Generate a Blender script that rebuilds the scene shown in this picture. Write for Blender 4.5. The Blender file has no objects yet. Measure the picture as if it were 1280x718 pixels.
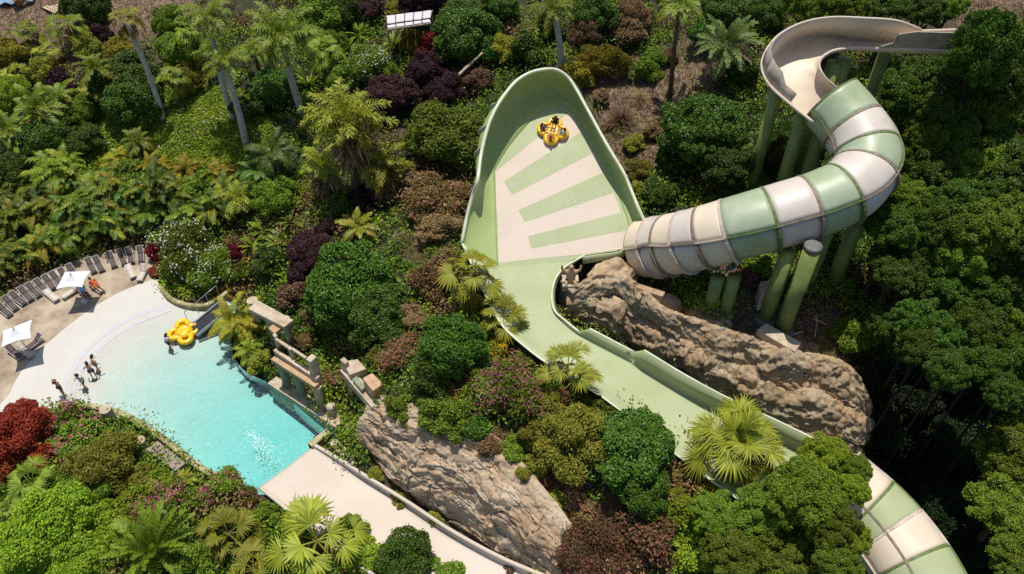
import bpy, math, random
import numpy as np
from mathutils import Vector, Matrix, noise as mnoise

R = math.radians
scene = bpy.context.scene
COL = scene.collection
random.seed(7)
RNG = np.random.default_rng(7)

# ------------------------------------------------------------------ camera
PITCH, FPX, HC = R(46.0), 1000.0, 45.0
cam_d = bpy.data.cameras.new('camera')
cam_d.sensor_width = 36.0
cam_d.lens = 36.0 * FPX / 1280.0
cam_d.clip_end = 2000.0
cam = bpy.data.objects.new('camera', cam_d)
COL.objects.link(cam)
cam.location = (0, 0, HC)
cam.rotation_euler = (math.pi / 2 - PITCH, 0, 0)
scene.camera = cam
FW = np.array([0, math.cos(PITCH), -math.sin(PITCH)])
UP = np.array([0, math.sin(PITCH), math.cos(PITCH)])
RT = np.array([1.0, 0, 0])
CP = np.array([0, 0, HC])


def ray(u, v):
    return FW + RT * ((u - 640) / FPX) - UP * ((v - 359) / FPX)


def P(u, v, z):
    """world point at height z seen at photo pixel (u, v)"""
    d = ray(u, v)
    return CP + d * ((z - HC) / d[2])


def PPL(u, v, p0, n):
    """world point on the plane (p0, n)"""
    d = ray(u, v)
    return CP + d * (np.dot(p0 - CP, n) / np.dot(d, n))


def px(p):
    q = np.asarray(p, float) - CP
    dep = q @ FW
    return 640 + FPX * (q @ RT) / dep, 359 - FPX * (q @ UP) / dep, dep


# ------------------------------------------------------------------ render / world
scene.render.engine = 'CYCLES'
scene.view_settings.view_transform = 'Standard'
scene.view_settings.look = 'None'
scene.view_settings.exposure = EXPOSURE = 0.0
scene.view_settings.gamma = 1.0
scene.view_settings.use_curve_mapping = False
cy = scene.cycles
cy.max_bounces = 5
cy.diffuse_bounces = 3
cy.glossy_bounces = 2
cy.transmission_bounces = 3
cy.transparent_max_bounces = 8
cy.volume_bounces = 0
cy.sample_clamp_indirect = 4.0
try:
    cy.sampling_pattern = 'BLUE_NOISE'
except Exception:
    pass
cy.caustics_reflective = False
cy.caustics_refractive = False
cy.use_denoising = False
try:
    cy.denoiser = 'OPENIMAGEDENOISE'
    cy.denoising_input_passes = 'RGB_ALBEDO_NORMAL'
except Exception:
    pass
SUN_EL, SUN_AZ = R(79), R(-12)      # azimuth measured from +Y towards +X (sun behind the hill)
world = bpy.data.worlds.new('World')
scene.world = world
world.use_nodes = True
wn = world.node_tree
bg = wn.nodes['Background']
sky = wn.nodes.new('ShaderNodeTexSky')
sky.sky_type = 'NISHITA'
sky.sun_disc = False
sky.sun_elevation = SUN_EL
sky.sun_rotation = SUN_AZ
sky.air_density = 1.0
sky.dust_density = 1.0
wn.links.new(sky.outputs[0], bg.inputs[0])
bg.inputs[1].default_value = 0.10
sun_d = bpy.data.lights.new('sun', 'SUN')
sun_d.energy = 4.2
sun_d.angle = R(0.5)
sun_d.color = (1.0, 0.945, 0.85)
sun = bpy.data.objects.new('sun', sun_d)
COL.objects.link(sun)
sdir = Vector((math.sin(SUN_AZ) * math.cos(SUN_EL), math.cos(SUN_AZ) * math.cos(SUN_EL), math.sin(SUN_EL)))
sun.rotation_euler = sdir.to_track_quat('Z', 'Y').to_euler()
sun.location = (0, 0, 80)


# ------------------------------------------------------------------ materials
def srgb(r, g, b):
    return tuple(((c / 255) / 12.92 if c <= 10 else ((c / 255 + 0.055) / 1.055) ** 2.4) for c in (r, g, b)) + (1.0,)


def new_mat(name):
    m = bpy.data.materials.new(name)
    m.use_nodes = True
    nt = m.node_tree
    return m, nt, nt.nodes['Principled BSDF'], nt.nodes['Material Output']


def N(nt, typ, **kw):
    n = nt.nodes.new(typ)
    for k, v in kw.items():
        setattr(n, k, v)
    return n


def mixc(nt, fac, a, b, blend='MIX'):
    n = N(nt, 'ShaderNodeMix', data_type='RGBA', blend_type=blend)
    for sock, val in ((n.inputs[0], fac), (n.inputs[6], a), (n.inputs[7], b)):
        if isinstance(val, bpy.types.NodeSocket):
            nt.links.new(val, sock)
        else:
            sock.default_value = val
    return n.outputs[2]


def ramp(nt, src, stops):
    r = N(nt, 'ShaderNodeValToRGB')
    el = r.color_ramp.elements
    el[0].position, el[0].color = stops[0]
    el[1].position, el[1].color = stops[-1]
    for p, c in stops[1:-1]:
        e = el.new(p)
        e.color = c
    nt.links.new(src, r.inputs[0])
    return r.outputs[0]


def noise_tex(nt, scale, detail=5, rough=0.6, coord='Object', dist=0.0, stretch=None, rot=None):
    tc = N(nt, 'ShaderNodeTexCoord')
    src = tc.outputs[coord]
    if stretch or rot:
        mp = N(nt, 'ShaderNodeMapping')
        if stretch:
            mp.inputs['Scale'].default_value = stretch
        if rot:
            mp.inputs['Rotation'].default_value = rot
        nt.links.new(src, mp.inputs[0])
        src = mp.outputs[0]
    n = N(nt, 'ShaderNodeTexNoise')
    n.inputs['Scale'].default_value = scale
    n.inputs['Detail'].default_value = detail
    n.inputs['Roughness'].default_value = rough
    n.inputs['Distortion'].default_value = dist
    nt.links.new(src, n.inputs['Vector'])
    return n.outputs['Fac']


def bump(nt, bsdf, src, strength=0.3, dist=0.05):
    b = N(nt, 'ShaderNodeBump')
    b.inputs['Strength'].default_value = strength
    b.inputs['Distance'].default_value = dist
    nt.links.new(src, b.inputs['Height'])
    nt.links.new(b.outputs[0], bsdf.inputs['Normal'])


K0, K1 = (0, 0, 0, 1), (1, 1, 1, 1)


def scl(c, f):
    return tuple(min(1, x * f) for x in c[:3]) + (1.0,)


def surf_mat(name, c, c2=None, rough=0.6, scale=2.0, amount=(0.35, 0.7), bmp=0.0, bscale=20.0, spec=0.5, coat=0.0, metal=0.0, bdist=0.03, detail=5, weather=0.0):
    """paint, stone, plastic: two tones mixed by noise, fine bump"""
    m, nt, b, o = new_mat(name)
    c2 = c2 or scl(c, 0.8)
    f = noise_tex(nt, scale, detail=detail)
    col = ramp(nt, f, [(amount[0], c), (amount[1], c2)])
    if weather:
        # faded patches, drips and algae
        w1 = ramp(nt, noise_tex(nt, 1.1, 9, .72), [(.52, K0), (.72, K1)])
        w2 = ramp(nt, noise_tex(nt, 3.5, 8, .7, stretch=(1, 1, .25)), [(.5, K0), (.7, K1)])
        wm = N(nt, 'ShaderNodeMath', operation='MULTIPLY')
        nt.links.new(w1, wm.inputs[0])
        nt.links.new(w2, wm.inputs[1])
        wm2 = N(nt, 'ShaderNodeMath', operation='MULTIPLY')
        nt.links.new(wm.outputs[0], wm2.inputs[0])
        wm2.inputs[1].default_value = weather
        col = mixc(nt, wm2.outputs[0], col, (.20, .19, .11, 1))
    nt.links.new(col, b.inputs['Base Color'])
    b.inputs['Roughness'].default_value = rough
    b.inputs['Specular IOR Level'].default_value = spec
    b.inputs['Metallic'].default_value = metal
    b.inputs['Coat Weight'].default_value = coat
    b.inputs['Coat Roughness'].default_value = 0.12
    if bmp:
        bump(nt, b, noise_tex(nt, bscale, 4), bmp, bdist)
    return m


def leaf_mat(name, c1, c2, rough=0.42, transl=0.18, spec=0.45, var=0.35):
    m, nt, b, o = new_mat(name)
    geo = N(nt, 'ShaderNodeNewGeometry')
    oi = N(nt, 'ShaderNodeObjectInfo')
    col = mixc(nt, geo.outputs['Random Per Island'], c1, c2)
    hsv = N(nt, 'ShaderNodeHueSaturation')
    mr = N(nt, 'ShaderNodeMapRange')
    mr.inputs[3].default_value = 1 - var
    mr.inputs[4].default_value = 1 + var
    nt.links.new(oi.outputs['Random'], mr.inputs[0])
    nt.links.new(mr.outputs[0], hsv.inputs['Value'])
    mr2 = N(nt, 'ShaderNodeMapRange')
    mr2.inputs[3].default_value = 0.466
    mr2.inputs[4].default_value = 0.503
    nt.links.new(oi.outputs['Random'], mr2.inputs[0])
    nt.links.new(mr2.outputs[0], hsv.inputs['Hue'])
    nt.links.new(col, hsv.inputs['Color'])
    nt.links.new(hsv.outputs[0], b.inputs['Base Color'])
    b.inputs['Roughness'].default_value = rough
    b.inputs['Specular IOR Level'].default_value = spec
    tr = N(nt, 'ShaderNodeBsdfTranslucent')
    tint = mixc(nt, 1.0, hsv.outputs[0], (1.0, 1.0, 0.45, 1), 'MULTIPLY')
    nt.links.new(tint, tr.inputs[0])
    mx = N(nt, 'ShaderNodeMixShader')
    mx.inputs[0].default_value = transl
    nt.links.new(b.outputs[0], mx.inputs[1])
    nt.links.new(tr.outputs[0], mx.inputs[2])
    nt.links.new(mx.outputs[0], o.inputs[0])
    return m


# ------------------------------------------------------------------ mesh helpers
def link(o, parent=None):
    COL.objects.link(o)
    if parent is not None:
        o.parent = parent
    return o


def mesh_np(name, V, F, mats, midx=None, smooth=False):
    """V (n,3); F (m,4) or (m,3) int array"""
    V = np.asarray(V, np.float32)
    F = np.asarray(F, np.int32)
    me = bpy.data.meshes.new(name)
    k = F.shape[1]
    me.vertices.add(len(V))
    me.vertices.foreach_set('co', V.ravel())
    me.loops.add(F.size)
    me.loops.foreach_set('vertex_index', F.ravel())
    me.polygons.add(len(F))
    me.polygons.foreach_set('loop_start', np.arange(0, F.size, k, dtype=np.int32))
    me.polygons.foreach_set('loop_total', np.full(len(F), k, np.int32))
    if midx is not None:
        me.polygons.foreach_set('material_index', np.asarray(midx, np.int32))
    me.polygons.foreach_set('use_smooth', np.full(len(F), bool(smooth)))
    for m in (mats if isinstance(mats, (list, tuple)) else [mats]):
        me.materials.append(m)
    me.update(calc_edges=True)
    return me


def mobj(name, me, parent=None, loc=None):
    o = bpy.data.objects.new(name, me)
    if loc is not None:
        o.location = loc
    return link(o, parent)


def tag(o, label=None, cat=None, group=None, kind=None):
    if label:
        o['label'] = label
    if cat:
        o['category'] = cat
    if group:
        o['group'] = group
    if kind:
        o['kind'] = kind
    return o


def empty(name, loc=(0, 0, 0), rz=0.0):
    o = bpy.data.objects.new(name, None)
    o.location = loc
    o.rotation_euler = (0, 0, rz)
    o.empty_display_size = 0.3
    return link(o)


def copy_tree(o, parent=None):
    c = o.copy()
    COL.objects.link(c)
    c.parent = parent
    for ch in list(o.children):
        copy_tree(ch, c)
    return c


class MB:
    """collects shapes into ONE mesh"""

    def __init__(s):
        s.v, s.f, s.m = [], [], []

    def add(s, V, F, mi=0):
        o = len(s.v)
        s.v += [tuple(float(x) for x in p) for p in V]
        s.f += [tuple(int(i) + o for i in q) for q in F]
        s.m += [mi] * len(F)
        return s

    def box(s, c, size, rz=0.0, mi=0, M=None, taper=1.0):
        hx, hy, hz = size[0] / 2, size[1] / 2, size[2] / 2
        pts = []
        for z, k in ((-hz, 1.0), (hz, taper)):
            for x, y in ((-hx, -hy), (hx, -hy), (hx, hy), (-hx, hy)):
                pts.append(Vector((x * k, y * k, z)))
        if M is None:
            M = Matrix.Rotation(rz, 3, 'Z')
        pts = [M @ p + Vector(c) for p in pts]
        return s.add(pts, [(3, 2, 1, 0), (4, 5, 6, 7), (0, 1, 5, 4), (1, 2, 6, 5), (2, 3, 7, 6), (3, 0, 4, 7)], mi)

    def beam(s, a, b, w, h, mi=0, up=(0, 0, 1)):
        """rectangular bar from a to b, w wide, h high"""
        a, b = Vector(a), Vector(b)
        t = (b - a)
        L = t.length
        t.normalize()
        u = Vector(up)
        sd = t.cross(u)
        if sd.length < 1e-4:
            sd = t.cross(Vector((1, 0, 0)))
        sd.normalize()
        uu = sd.cross(t)
        M = Matrix((t, sd, uu)).transposed()
        return s.box((a + b) / 2, (L, w, h), mi=mi, M=M)

    def tube(s, pts, rad, seg=10, mi=0, cap=True):
        pts = [Vector(p) for p in pts]
        n = len(pts)
        rad = rad if hasattr(rad, '__len__') else [rad] * n
        V = []
        pr = None
        for i in range(n):
            t = (pts[min(i + 1, n - 1)] - pts[max(i - 1, 0)]).normalized()
            if pr is None:
                pr = t.orthogonal().normalized()
            else:
                pr = (pr - t * pr.dot(t)).normalized()
            q = t.cross(pr)
            for k in range(seg):
                a = 2 * math.pi * k / seg
                V.append(pts[i] + (pr * math.cos(a) + q * math.sin(a)) * rad[i])
        F = [(i * seg + k, i * seg + (k + 1) % seg, (i + 1) * seg + (k + 1) % seg, (i + 1) * seg + k) for i in range(n - 1) for k in range(seg)]
        if cap:
            F.append(tuple(range(seg))[::-1])
            F.append(tuple((n - 1) * seg + k for k in range(seg)))
        return s.add(V, F, mi)

    def lathe(s, c, prof, seg=16, mi=0):
        """profile [(r, z)] turned about the vertical through c"""
        V = [(c[0] + r * math.cos(2 * math.pi * k / seg), c[1] + r * math.sin(2 * math.pi * k / seg), c[2] + z) for r, z in prof for k in range(seg)]
        n = len(prof)
        F = [(i * seg + k, i * seg + (k + 1) % seg, (i + 1) * seg + (k + 1) % seg, (i + 1) * seg + k) for i in range(n - 1) for k in range(seg)]
        F.append(tuple(range(seg))[::-1])
        F.append(tuple((n - 1) * seg + k for k in range(seg)))
        return s.add(V, F, mi)

    def grid(s, rows, mi=0, closed=False):
        r, c = len(rows), len(rows[0])
        V = [p for row in rows for p in row]
        cc = c if closed else c - 1
        F = [(i * c + k, i * c + (k + 1) % c, (i + 1) * c + (k + 1) % c, (i + 1) * c + k) for i in range(r - 1) for k in range(cc)]
        return s.add(V, F, mi)

    def build(s, name, mats, parent=None, smooth=False, bevel=0.0, solid=0.0, soff=-1.0, origin=None):
        me = bpy.data.meshes.new(name)
        V = s.v
        if origin is not None:
            V = [(p[0] - origin[0], p[1] - origin[1], p[2] - origin[2]) for p in V]
        me.from_pydata(V, [], s.f)
        for m in (mats if isinstance(mats, (list, tuple)) else [mats]):
            me.materials.append(m)
        me.polygons.foreach_set('material_index', np.array(s.m, np.int32))
        me.polygons.foreach_set('use_smooth', np.full(len(s.f), bool(smooth)))
        me.update()
        o = bpy.data.objects.new(name, me)
        link(o, parent)
        if origin is not None:
            o.location = origin
        if solid:
            md = o.modifiers.new('shell', 'SOLIDIFY')
            md.thickness = solid
            md.offset = soff
        if bevel:
            md = o.modifiers.new('edge', 'BEVEL')
            md.width = bevel
            md.segments = 2
            md.limit_method = 'ANGLE'
        return o


def spline(pts, n):
    """Catmull-Rom through pts (k, d) resampled to n points, uniform per span"""
    pts = np.asarray(pts, float)
    k = len(pts)
    ext = np.vstack([2 * pts[0] - pts[1], pts, 2 * pts[-1] - pts[-2]])
    ts = np.linspace(0, k - 1, n)
    out = []
    for t in ts:
        i = min(int(t), k - 2)
        f = t - i
        p0, p1, p2, p3 = ext[i], ext[i + 1], ext[i + 2], ext[i + 3]
        out.append(0.5 * ((2 * p1) + (-p0 + p2) * f + (2 * p0 - 5 * p1 + 4 * p2 - p3) * f * f + (-p0 + 3 * p1 - 3 * p2 + p3) * f ** 3))
    return np.array(out)


def resample(pts, n):
    """equal arc length"""
    pts = np.asarray(pts, float)
    s = np.r_[0, np.cumsum(np.linalg.norm(np.diff(pts, axis=0), axis=1))]
    t = np.linspace(0, s[-1], n)
    return np.stack([np.interp(t, s, pts[:, i]) for i in range(pts.shape[1])], 1)


def fbm(x, y, z=0.0, oct=4):
    return mnoise.fractal(Vector((x, y, z)), 1.0, 2.0, oct)


def in_poly(xy, poly):
    x, y = xy[:, 0], xy[:, 1]
    ins = np.zeros(len(x), bool)
    n = len(poly)
    for i in range(n):
        x1, y1 = poly[i][:2]
        x2, y2 = poly[(i + 1) % n][:2]
        c = ((y1 > y) != (y2 > y)) & (x < (x2 - x1) * (y - y1) / ((y2 - y1) + 1e-12) + x1)
        ins ^= c
    return ins


def vnoise(xy, scale, seed=0):
    """cheap smooth value noise 0..1 for arrays"""
    r = np.random.default_rng(seed)
    T = r.random((64, 64))
    p = np.asarray(xy) * scale
    i = np.floor(p).astype(int)
    f = p - i
    f = f * f * (3 - 2 * f)
    g = lambda a, b: T[(i[:, 0] + a) % 64, (i[:, 1] + b) % 64]
    return (g(0, 0) * (1 - f[:, 0]) + g(1, 0) * f[:, 0]) * (1 - f[:, 1]) + (g(0, 1) * (1 - f[:, 0]) + g(1, 1) * f[:, 0]) * f[:, 1]


# ------------------------------------------------------------------ terrain
CTRL = [  # photo pixel u, v and ground height
    (0, 385, .1), (60, 345, .1), (110, 325, .1), (190, 310, .15), (300, 345, .5), (250, 350, .3), (340, 480, .2), (430, 540, .2), (320, 420, .5), (-80, 420, .1),
    (-60, 520, .3), (30, 560, .5), (100, 620, .8), (60, 700, 1.2), (200, 680, 1), (300, 640, .2), (380, 690, .3), (480, 690, .2), (-60, 700, 1.5), (150, 530, .3),
    (420, 640, -.4), (550, 700, -.2), (430, 560, .0), (520, 625, .1), (600, 680, .3), (700, 730, .8), (350, 600, -.6),
    (480, 495, 4.6), (520, 500, 5.4), (560, 510, 6), (620, 535, 6.2), (690, 570, 6.2), (770, 640, 5.2), (830, 660, 4.6), (460, 565, .4), (540, 640, .4), (640, 700, .6),
    (400, 450, 1.2), (440, 445, 2.0), (500, 460, 5), (455, 400, 3), (560, 470, 6), (540, 400, 5.5), (600, 400, 5.8), (640, 450, 5.6), (700, 480, 5.2), (740, 540, 5.6), (800, 590, 5.2), (860, 620, 4.0),
    (600, 330, 5.5), (650, 250, 6.2), (700, 180, 7), (640, 100, 8), (760, 130, 8.5), (790, 220, 7.5), (830, 60, 10), (850, 150, 8.5), (900, 200, 8), (820, 260, 6.5),
    (560, 270, 6), (520, 330, 5), (450, 290, 4.5), (400, 330, 3.2), (350, 330, 2), (450, 200, 5.5), (350, 220, 4), (300, 270, 2.2), (200, 270, 1.5), (100, 290, 1), (0, 310, .8), (370, 400, 1.4),
    (0, 200, 3), (100, 200, 3.5), (200, 200, 4), (200, 150, 5), (310, 180, 5), (380, 140, 6), (100, 130, 5), (0, 100, 6), (0, 20, 8), (150, 30, 9), (300, 60, 8), (-150, 200, 3), (-150, 50, 7),
    (450, 80, 8), (540, 110, 7.5), (450, 10, 10), (600, 20, 10.5), (700, 40, 10.5), (700, 90, 9.5), (800, 0, 12), (950, 20, 13), (900, 90, 10.5), (960, 160, 8.5), (1000, 210, 7.5), (1050, 130, 9),
    (1100, 60, 11), (1200, 0, 15), (1280, 0, 15), (1280, 100, 12), (1180, 150, 9), (1100, 230, 6.5), (1400, 50, 15), (1400, 300, 8),
    (885, 388, 5.3), (980, 415, 4.6), (1040, 395, 4.4), (1060, 335, 5), (930, 330, 6), (850, 345, 6), (1000, 470, 2.0), (1060, 460, 2.4), (1080, 540, -.5), (1000, 540, -.6), (900, 480, 1.4), (820, 430, 3.0), (760, 400, 4.2),
    (1150, 540, -3), (1120, 600, -3.5), (1200, 680, -2.5), (1150, 470, .6), (1200, 430, 3.2), (1280, 520, 2.0), (1280, 680, .5), (1280, 350, 5), (1150, 350, 4), (1400, 550, 4),
    (680, 400, 5.0), (760, 470, 4.3), (850, 530, 3.2), (930, 570, 2.4), (1000, 610, .5), (1050, 690, -.5), (950, 690, 2.2), (1000, 730, .6), (860, 720, 3), (780, 720, 2.2), (1150, 730, -1.5),
]
cp = np.array([P(u, v, z) for u, v, z in CTRL])
far = np.array([(-110, 40, 2), (-110, 100, 9), (-90, 150, 16), (0, 150, 20), (90, 150, 24), (110, 90, 18), (110, 40, 8), (70, 10, 3), (-60, 8, 2), (0, 8, 1), (-35, 15, 1), (35, 12, 1.5)], float)
cp = np.vstack([cp, far])
d = np.linalg.norm(cp[:, None, :2] - cp[None, :, :2], axis=2)
A = d + np.eye(len(cp)) * -0.4
wts = np.linalg.solve(np.block([[A, np.ones((len(cp), 1))], [np.ones((1, len(cp))), np.zeros((1, 1))]]), np.r_[cp[:, 2], 0])

# pool basin outline: photo pixels at water level
BEACH_PX = [(-60, 560), (-25, 530), (8, 497), (22, 472), (42, 446), (70, 420), (100, 396), (130, 376), (160, 361), (195, 348)]
ISLE_PX = [(203, 362), (212, 374), (228, 382), (246, 385), (262, 383), (285, 368)]
SHORE_PX = [(300, 385), (288, 410), (290, 440), (306, 463), (332, 476), (345, 486), (372, 508), (411, 541)]
WEIR_PX = [(388, 559), (368, 580), (345, 597), (324, 609)]
SOUTH_PX = [(300, 602), (262, 592), (226, 566), (196, 543), (168, 526), (138, 513), (100, 507), (60, 512), (20, 530), (-40, 575)]
poolpx = BEACH_PX + ISLE_PX + SHORE_PX + WEIR_PX + SOUTH_PX
POOL = np.array([P(u, v, 0)[:2] for u, v in poolpx])
DECK_PX = [(-90, 445), (-20, 398), (0, 378), (30, 358), (60, 340), (100, 322), (150, 310), (185, 304), (215, 318)]
DECK = np.array([P(u, v, 0)[:2] for u, v in DECK_PX] + [POOL[i] for i in range(len(BEACH_PX))][::-1])

GX = np.arange(-75, 75.01, 0.5)
GY = np.arange(10, 130.01, 0.5)
gx, gy = np.meshgrid(GX, GY)
gxy = np.stack([gx.ravel(), gy.ravel()], 1)
dz = np.zeros(len(gxy))
for a in range(0, len(gxy), 20000):
    q = gxy[a:a + 20000]
    dz[a:a + 20000] = np.linalg.norm(q[:, None] - cp[None, :, :2], axis=2) @ wts[:-1] + wts[-1]
rough_ = (vnoise(gxy, .45, 1) - .5) * .7 + (vnoise(gxy, 1.3, 2) - .5) * .3


def seg_dist(xy, poly):
    best = np.full(len(xy), 1e9)
    n = len(poly)
    for i in range(n):
        a, b = np.array(poly[i][:2]), np.array(poly[(i + 1) % n][:2])
        ab = b - a
        t = np.clip(((xy - a) @ ab) / (ab @ ab + 1e-9), 0, 1)
        best = np.minimum(best, np.linalg.norm(xy - (a + t[:, None] * ab), axis=1))
    return best


in_pool, in_deck = in_poly(gxy, POOL), in_poly(gxy, DECK)
dist_p = np.minimum(seg_dist(gxy, POOL), seg_dist(gxy, DECK))
soft = np.clip(dist_p / 2.5, 0, 1)
HZ = dz + rough_ * soft
dp_pool = seg_dist(gxy, POOL)
HZ = np.where(dist_p < 6, np.maximum(HZ, .02), HZ) * soft + (1 - soft) * np.clip(HZ, -.6, .12)
HZ = np.where(in_deck, -.4, HZ)
HZ = np.where(in_pool | (dp_pool < .38), -2.6, HZ)
# keep the bed of the exit flume low
HG = HZ.reshape(len(GY), len(GX))


def H(x, y):
    fx = min(max((x - GX[0]) / .5, 0), len(GX) - 1.001)
    fy = min(max((y - GY[0]) / .5, 0), len(GY) - 1.001)
    i, j = int(fx), int(fy)
    a, b = fx - i, fy - j
    return (HG[j, i] * (1 - a) + HG[j, i + 1] * a) * (1 - b) + (HG[j + 1, i] * (1 - a) + HG[j + 1, i + 1] * a) * b


def G(u, v, h=0.0):
    """ground point (x, y, z) whose point h above the ground is seen at pixel (u, v)"""
    dr = ray(u, v)
    t = 24.0
    while t < 150:
        p = CP + dr * t
        if p[2] <= H(p[0], p[1]) + h:
            break
        t += 0.2
    return np.array([p[0], p[1], H(p[0], p[1])])


# dry bare areas of the hillside (photo pixels, radius m)
DRY = [(800, 130, 5), (850, 90, 4), (760, 200, 4), (720, 110, 3), (980, 440, 4), (1030, 430, 3), (545, 290, 3), (20, 20, 7), (60, 10, 6), (130, 15, 6), (200, 5, 6), (560, 250, 3), (810, 190, 3),
       (690, 620, 4), (760, 680, 4), (640, 600, 3), (940, 340, 3), (1230, 0, 5)]
dryv = np.zeros(len(gxy))
for u, v, r_ in DRY:
    g = G(u, v)
    dryv = np.maximum(dryv, np.clip(1.3 - np.hypot(gxy[:, 0] - g[0], gxy[:, 1] - g[1]) / r_, 0, 1))
nx, ny = len(GX), len(GY)
ii = np.arange(nx * ny).reshape(ny, nx)
quads = np.stack([ii[:-1, :-1].ravel(), ii[:-1, 1:].ravel(), ii[1:, 1:].ravel(), ii[1:, :-1].ravel()], 1)
m_ground, nt, b, o_ = new_mat('hillside_soil')
att = N(nt, 'ShaderNodeAttribute', attribute_name='dry')
n1 = noise_tex(nt, .6, 6, .7)
n2 = noise_tex(nt, 5.0, 6, .7)
dark = ramp(nt, n2, [(.3, (.018, .026, .008, 1)), (.55, (.045, .05, .018, 1)), (.78, (.10, .075, .042, 1))])
pale = ramp(nt, n2, [(.28, (.10, .065, .04, 1)), (.5, (.27, .19, .125, 1)), (.72, (.42, .33, .24, 1))])
fac = N(nt, 'ShaderNodeMath', operation='ADD')
nt.links.new(att.outputs['Fac'], fac.inputs[0])
sub = N(nt, 'ShaderNodeMath', operation='MULTIPLY_ADD')
nt.links.new(n1, sub.inputs[0])
sub.inputs[1].default_value = 1.2
sub.inputs[2].default_value = -.6
nt.links.new(sub.outputs[0], fac.inputs[1])
fac.use_clamp = True
nt.links.new(mixc(nt, fac.outputs[0], dark, pale), b.inputs['Base Color'])
b.inputs['Roughness'].default_value = .95
bump(nt, b, noise_tex(nt, 9, 8, .75), .9, .12)
me = mesh_np('hillside_terrain', np.column_stack([gxy, HZ]), quads, m_ground, smooth=True)
at = me.attributes.new('dry', 'FLOAT', 'POINT')
at.data.foreach_set('value', dryv.astype(np.float32))
terrain = tag(mobj('hillside_terrain', me), kind='structure')
# the land beyond the park, one sheet out to the horizon
bi = np.r_[ii[0, ::8], ii[::8, -1], ii[-1, ::-8], ii[::-8, 0]]
inn = np.column_stack([gxy[bi], HZ[bi]])
outr = np.column_stack([(gxy[bi] - [0, 70]) * 9 + [0, 70], np.full(len(bi), 14.0)])
mb = MB()
mb.grid([inn, outr], closed=True)
tag(mb.build('land', m_ground), kind='structure')
# ------------------------------------------------------------------ pool, deck
m_deck = surf_mat('sand_concrete', srgb(186, 170, 148), srgb(112, 92, 68), .9, .45, (.40, .72), .25, 30, detail=9, weather=.5)
m_beach = surf_mat('white_pool_render', (.60, .575, .52, 1), (.545, .52, .47, 1), .55, .5, (.3, .7), .1, 40)
m_gutter = surf_mat('pale_grating', (.555, .545, .56, 1), (.51, .50, .52, 1), .5, 3)
m_kerb = surf_mat('pool_kerb_stone', srgb(190, 178, 140), srgb(120, 118, 70), .85, 1.2, (.35, .65), .4, 14)


from mathutils.geometry import delaunay_2d_cdt


def tri_fill(outline, step):
    """triangles filling an xy outline, with inner grid points"""
    o = [Vector((float(p[0]), float(p[1]))) for p in outline]
    lo, hi = np.min(outline, 0), np.max(outline, 0)
    a, c = np.meshgrid(np.arange(lo[0] + step / 2, hi[0], step), np.arange(lo[1] + step / 2, hi[1], step))
    g = np.stack([a.ravel(), c.ravel()], 1)
    g = g[in_poly(g, outline)]
    g = g[seg_dist(g, outline) > step * .35]
    pts = o + [Vector(p) for p in g]
    n = len(o)
    V, E, F, _, _, _ = delaunay_2d_cdt(pts, [(i, (i + 1) % n) for i in range(n)], [], 0, 1e-4)
    V = np.array([tuple(p) for p in V])
    F = np.array([f for f in F])
    cen_ = V[F].mean(1)
    F = F[in_poly(cen_, outline)]
    e1, e2 = V[F[:, 1]] - V[F[:, 0]], V[F[:, 2]] - V[F[:, 0]]
    fl_ = e1[:, 0] * e2[:, 1] - e1[:, 1] * e2[:, 0] < 0
    F[fl_] = F[fl_][:, ::-1]
    return V, F


def sheet(name, outline, zf, mat, step=.5, smooth=True):
    V, F = tri_fill(np.asarray(outline)[:, :2], step)
    return mobj(name, mesh_np(name, [(x, y, zf(x, y)) for x, y in V], F, mat, smooth=smooth))


def dense(pxs, z, n):
    return resample(spline([P(u, v, z) for u, v in pxs], 80), n)


beach_c = dense(BEACH_PX, 0, 40)
isle_c = dense(ISLE_PX, 0, 16)
shore_c = dense(SHORE_PX[:5], 0, 16)
rest = [P(u, v, 0) for u, v in SHORE_PX[5:] + WEIR_PX + SOUTH_PX]
OUT = np.vstack([beach_c, isle_c, shore_c, rest])[:, :2]
WATER_Z = -0.07
bx = beach_c[:, :2]
west = P(100, 440, 0)[:2]


def pool_floor(x, y):
    q = np.array([[x, y]])
    dmin = np.min(np.hypot(bx[:, 0] - x, bx[:, 1] - y))
    z = 0.02 - dmin * .026 - max(0, dmin - 5.5) * .10
    return max(z, -1.75)


fl = tag(sheet('pool_floor', OUT, pool_floor, m_beach, .6), kind='structure')
# water: a closed body with absorption, thin ripple bump
m_water, nt, b, o_ = new_mat('pool_water')
nt.nodes.remove(b)
tr = N(nt, 'ShaderNodeBsdfTransparent')
tr.inputs[0].default_value = (.98, 1, 1, 1)
gl = N(nt, 'ShaderNodeBsdfGlossy')
gl.inputs['Roughness'].default_value = .24
fr = N(nt, 'ShaderNodeFresnel')
fr.inputs[0].default_value = 1.33
bp = N(nt, 'ShaderNodeBump')
bp.inputs['Strength'].default_value = .55
bp.inputs['Distance'].default_value = .1
nt.links.new(noise_tex(nt, 2.6, 6, .72, dist=1.2), bp.inputs['Height'])
nt.links.new(bp.outputs[0], gl.inputs['Normal'])
nt.links.new(bp.outputs[0], fr.inputs['Normal'])
mx = N(nt, 'ShaderNodeMixShader')
nt.links.new(fr.outputs[0], mx.inputs[0])
nt.links.new(tr.outputs[0], mx.inputs[1])
nt.links.new(gl.outputs[0], mx.inputs[2])
nt.links.new(mx.outputs[0], o_.inputs[0])
va = N(nt, 'ShaderNodeVolumeAbsorption')
va.inputs[0].default_value = (.02, .93, .96, 1)
va.inputs[1].default_value = .38
nt.links.new(va.outputs[0], o_.inputs[1])
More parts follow.
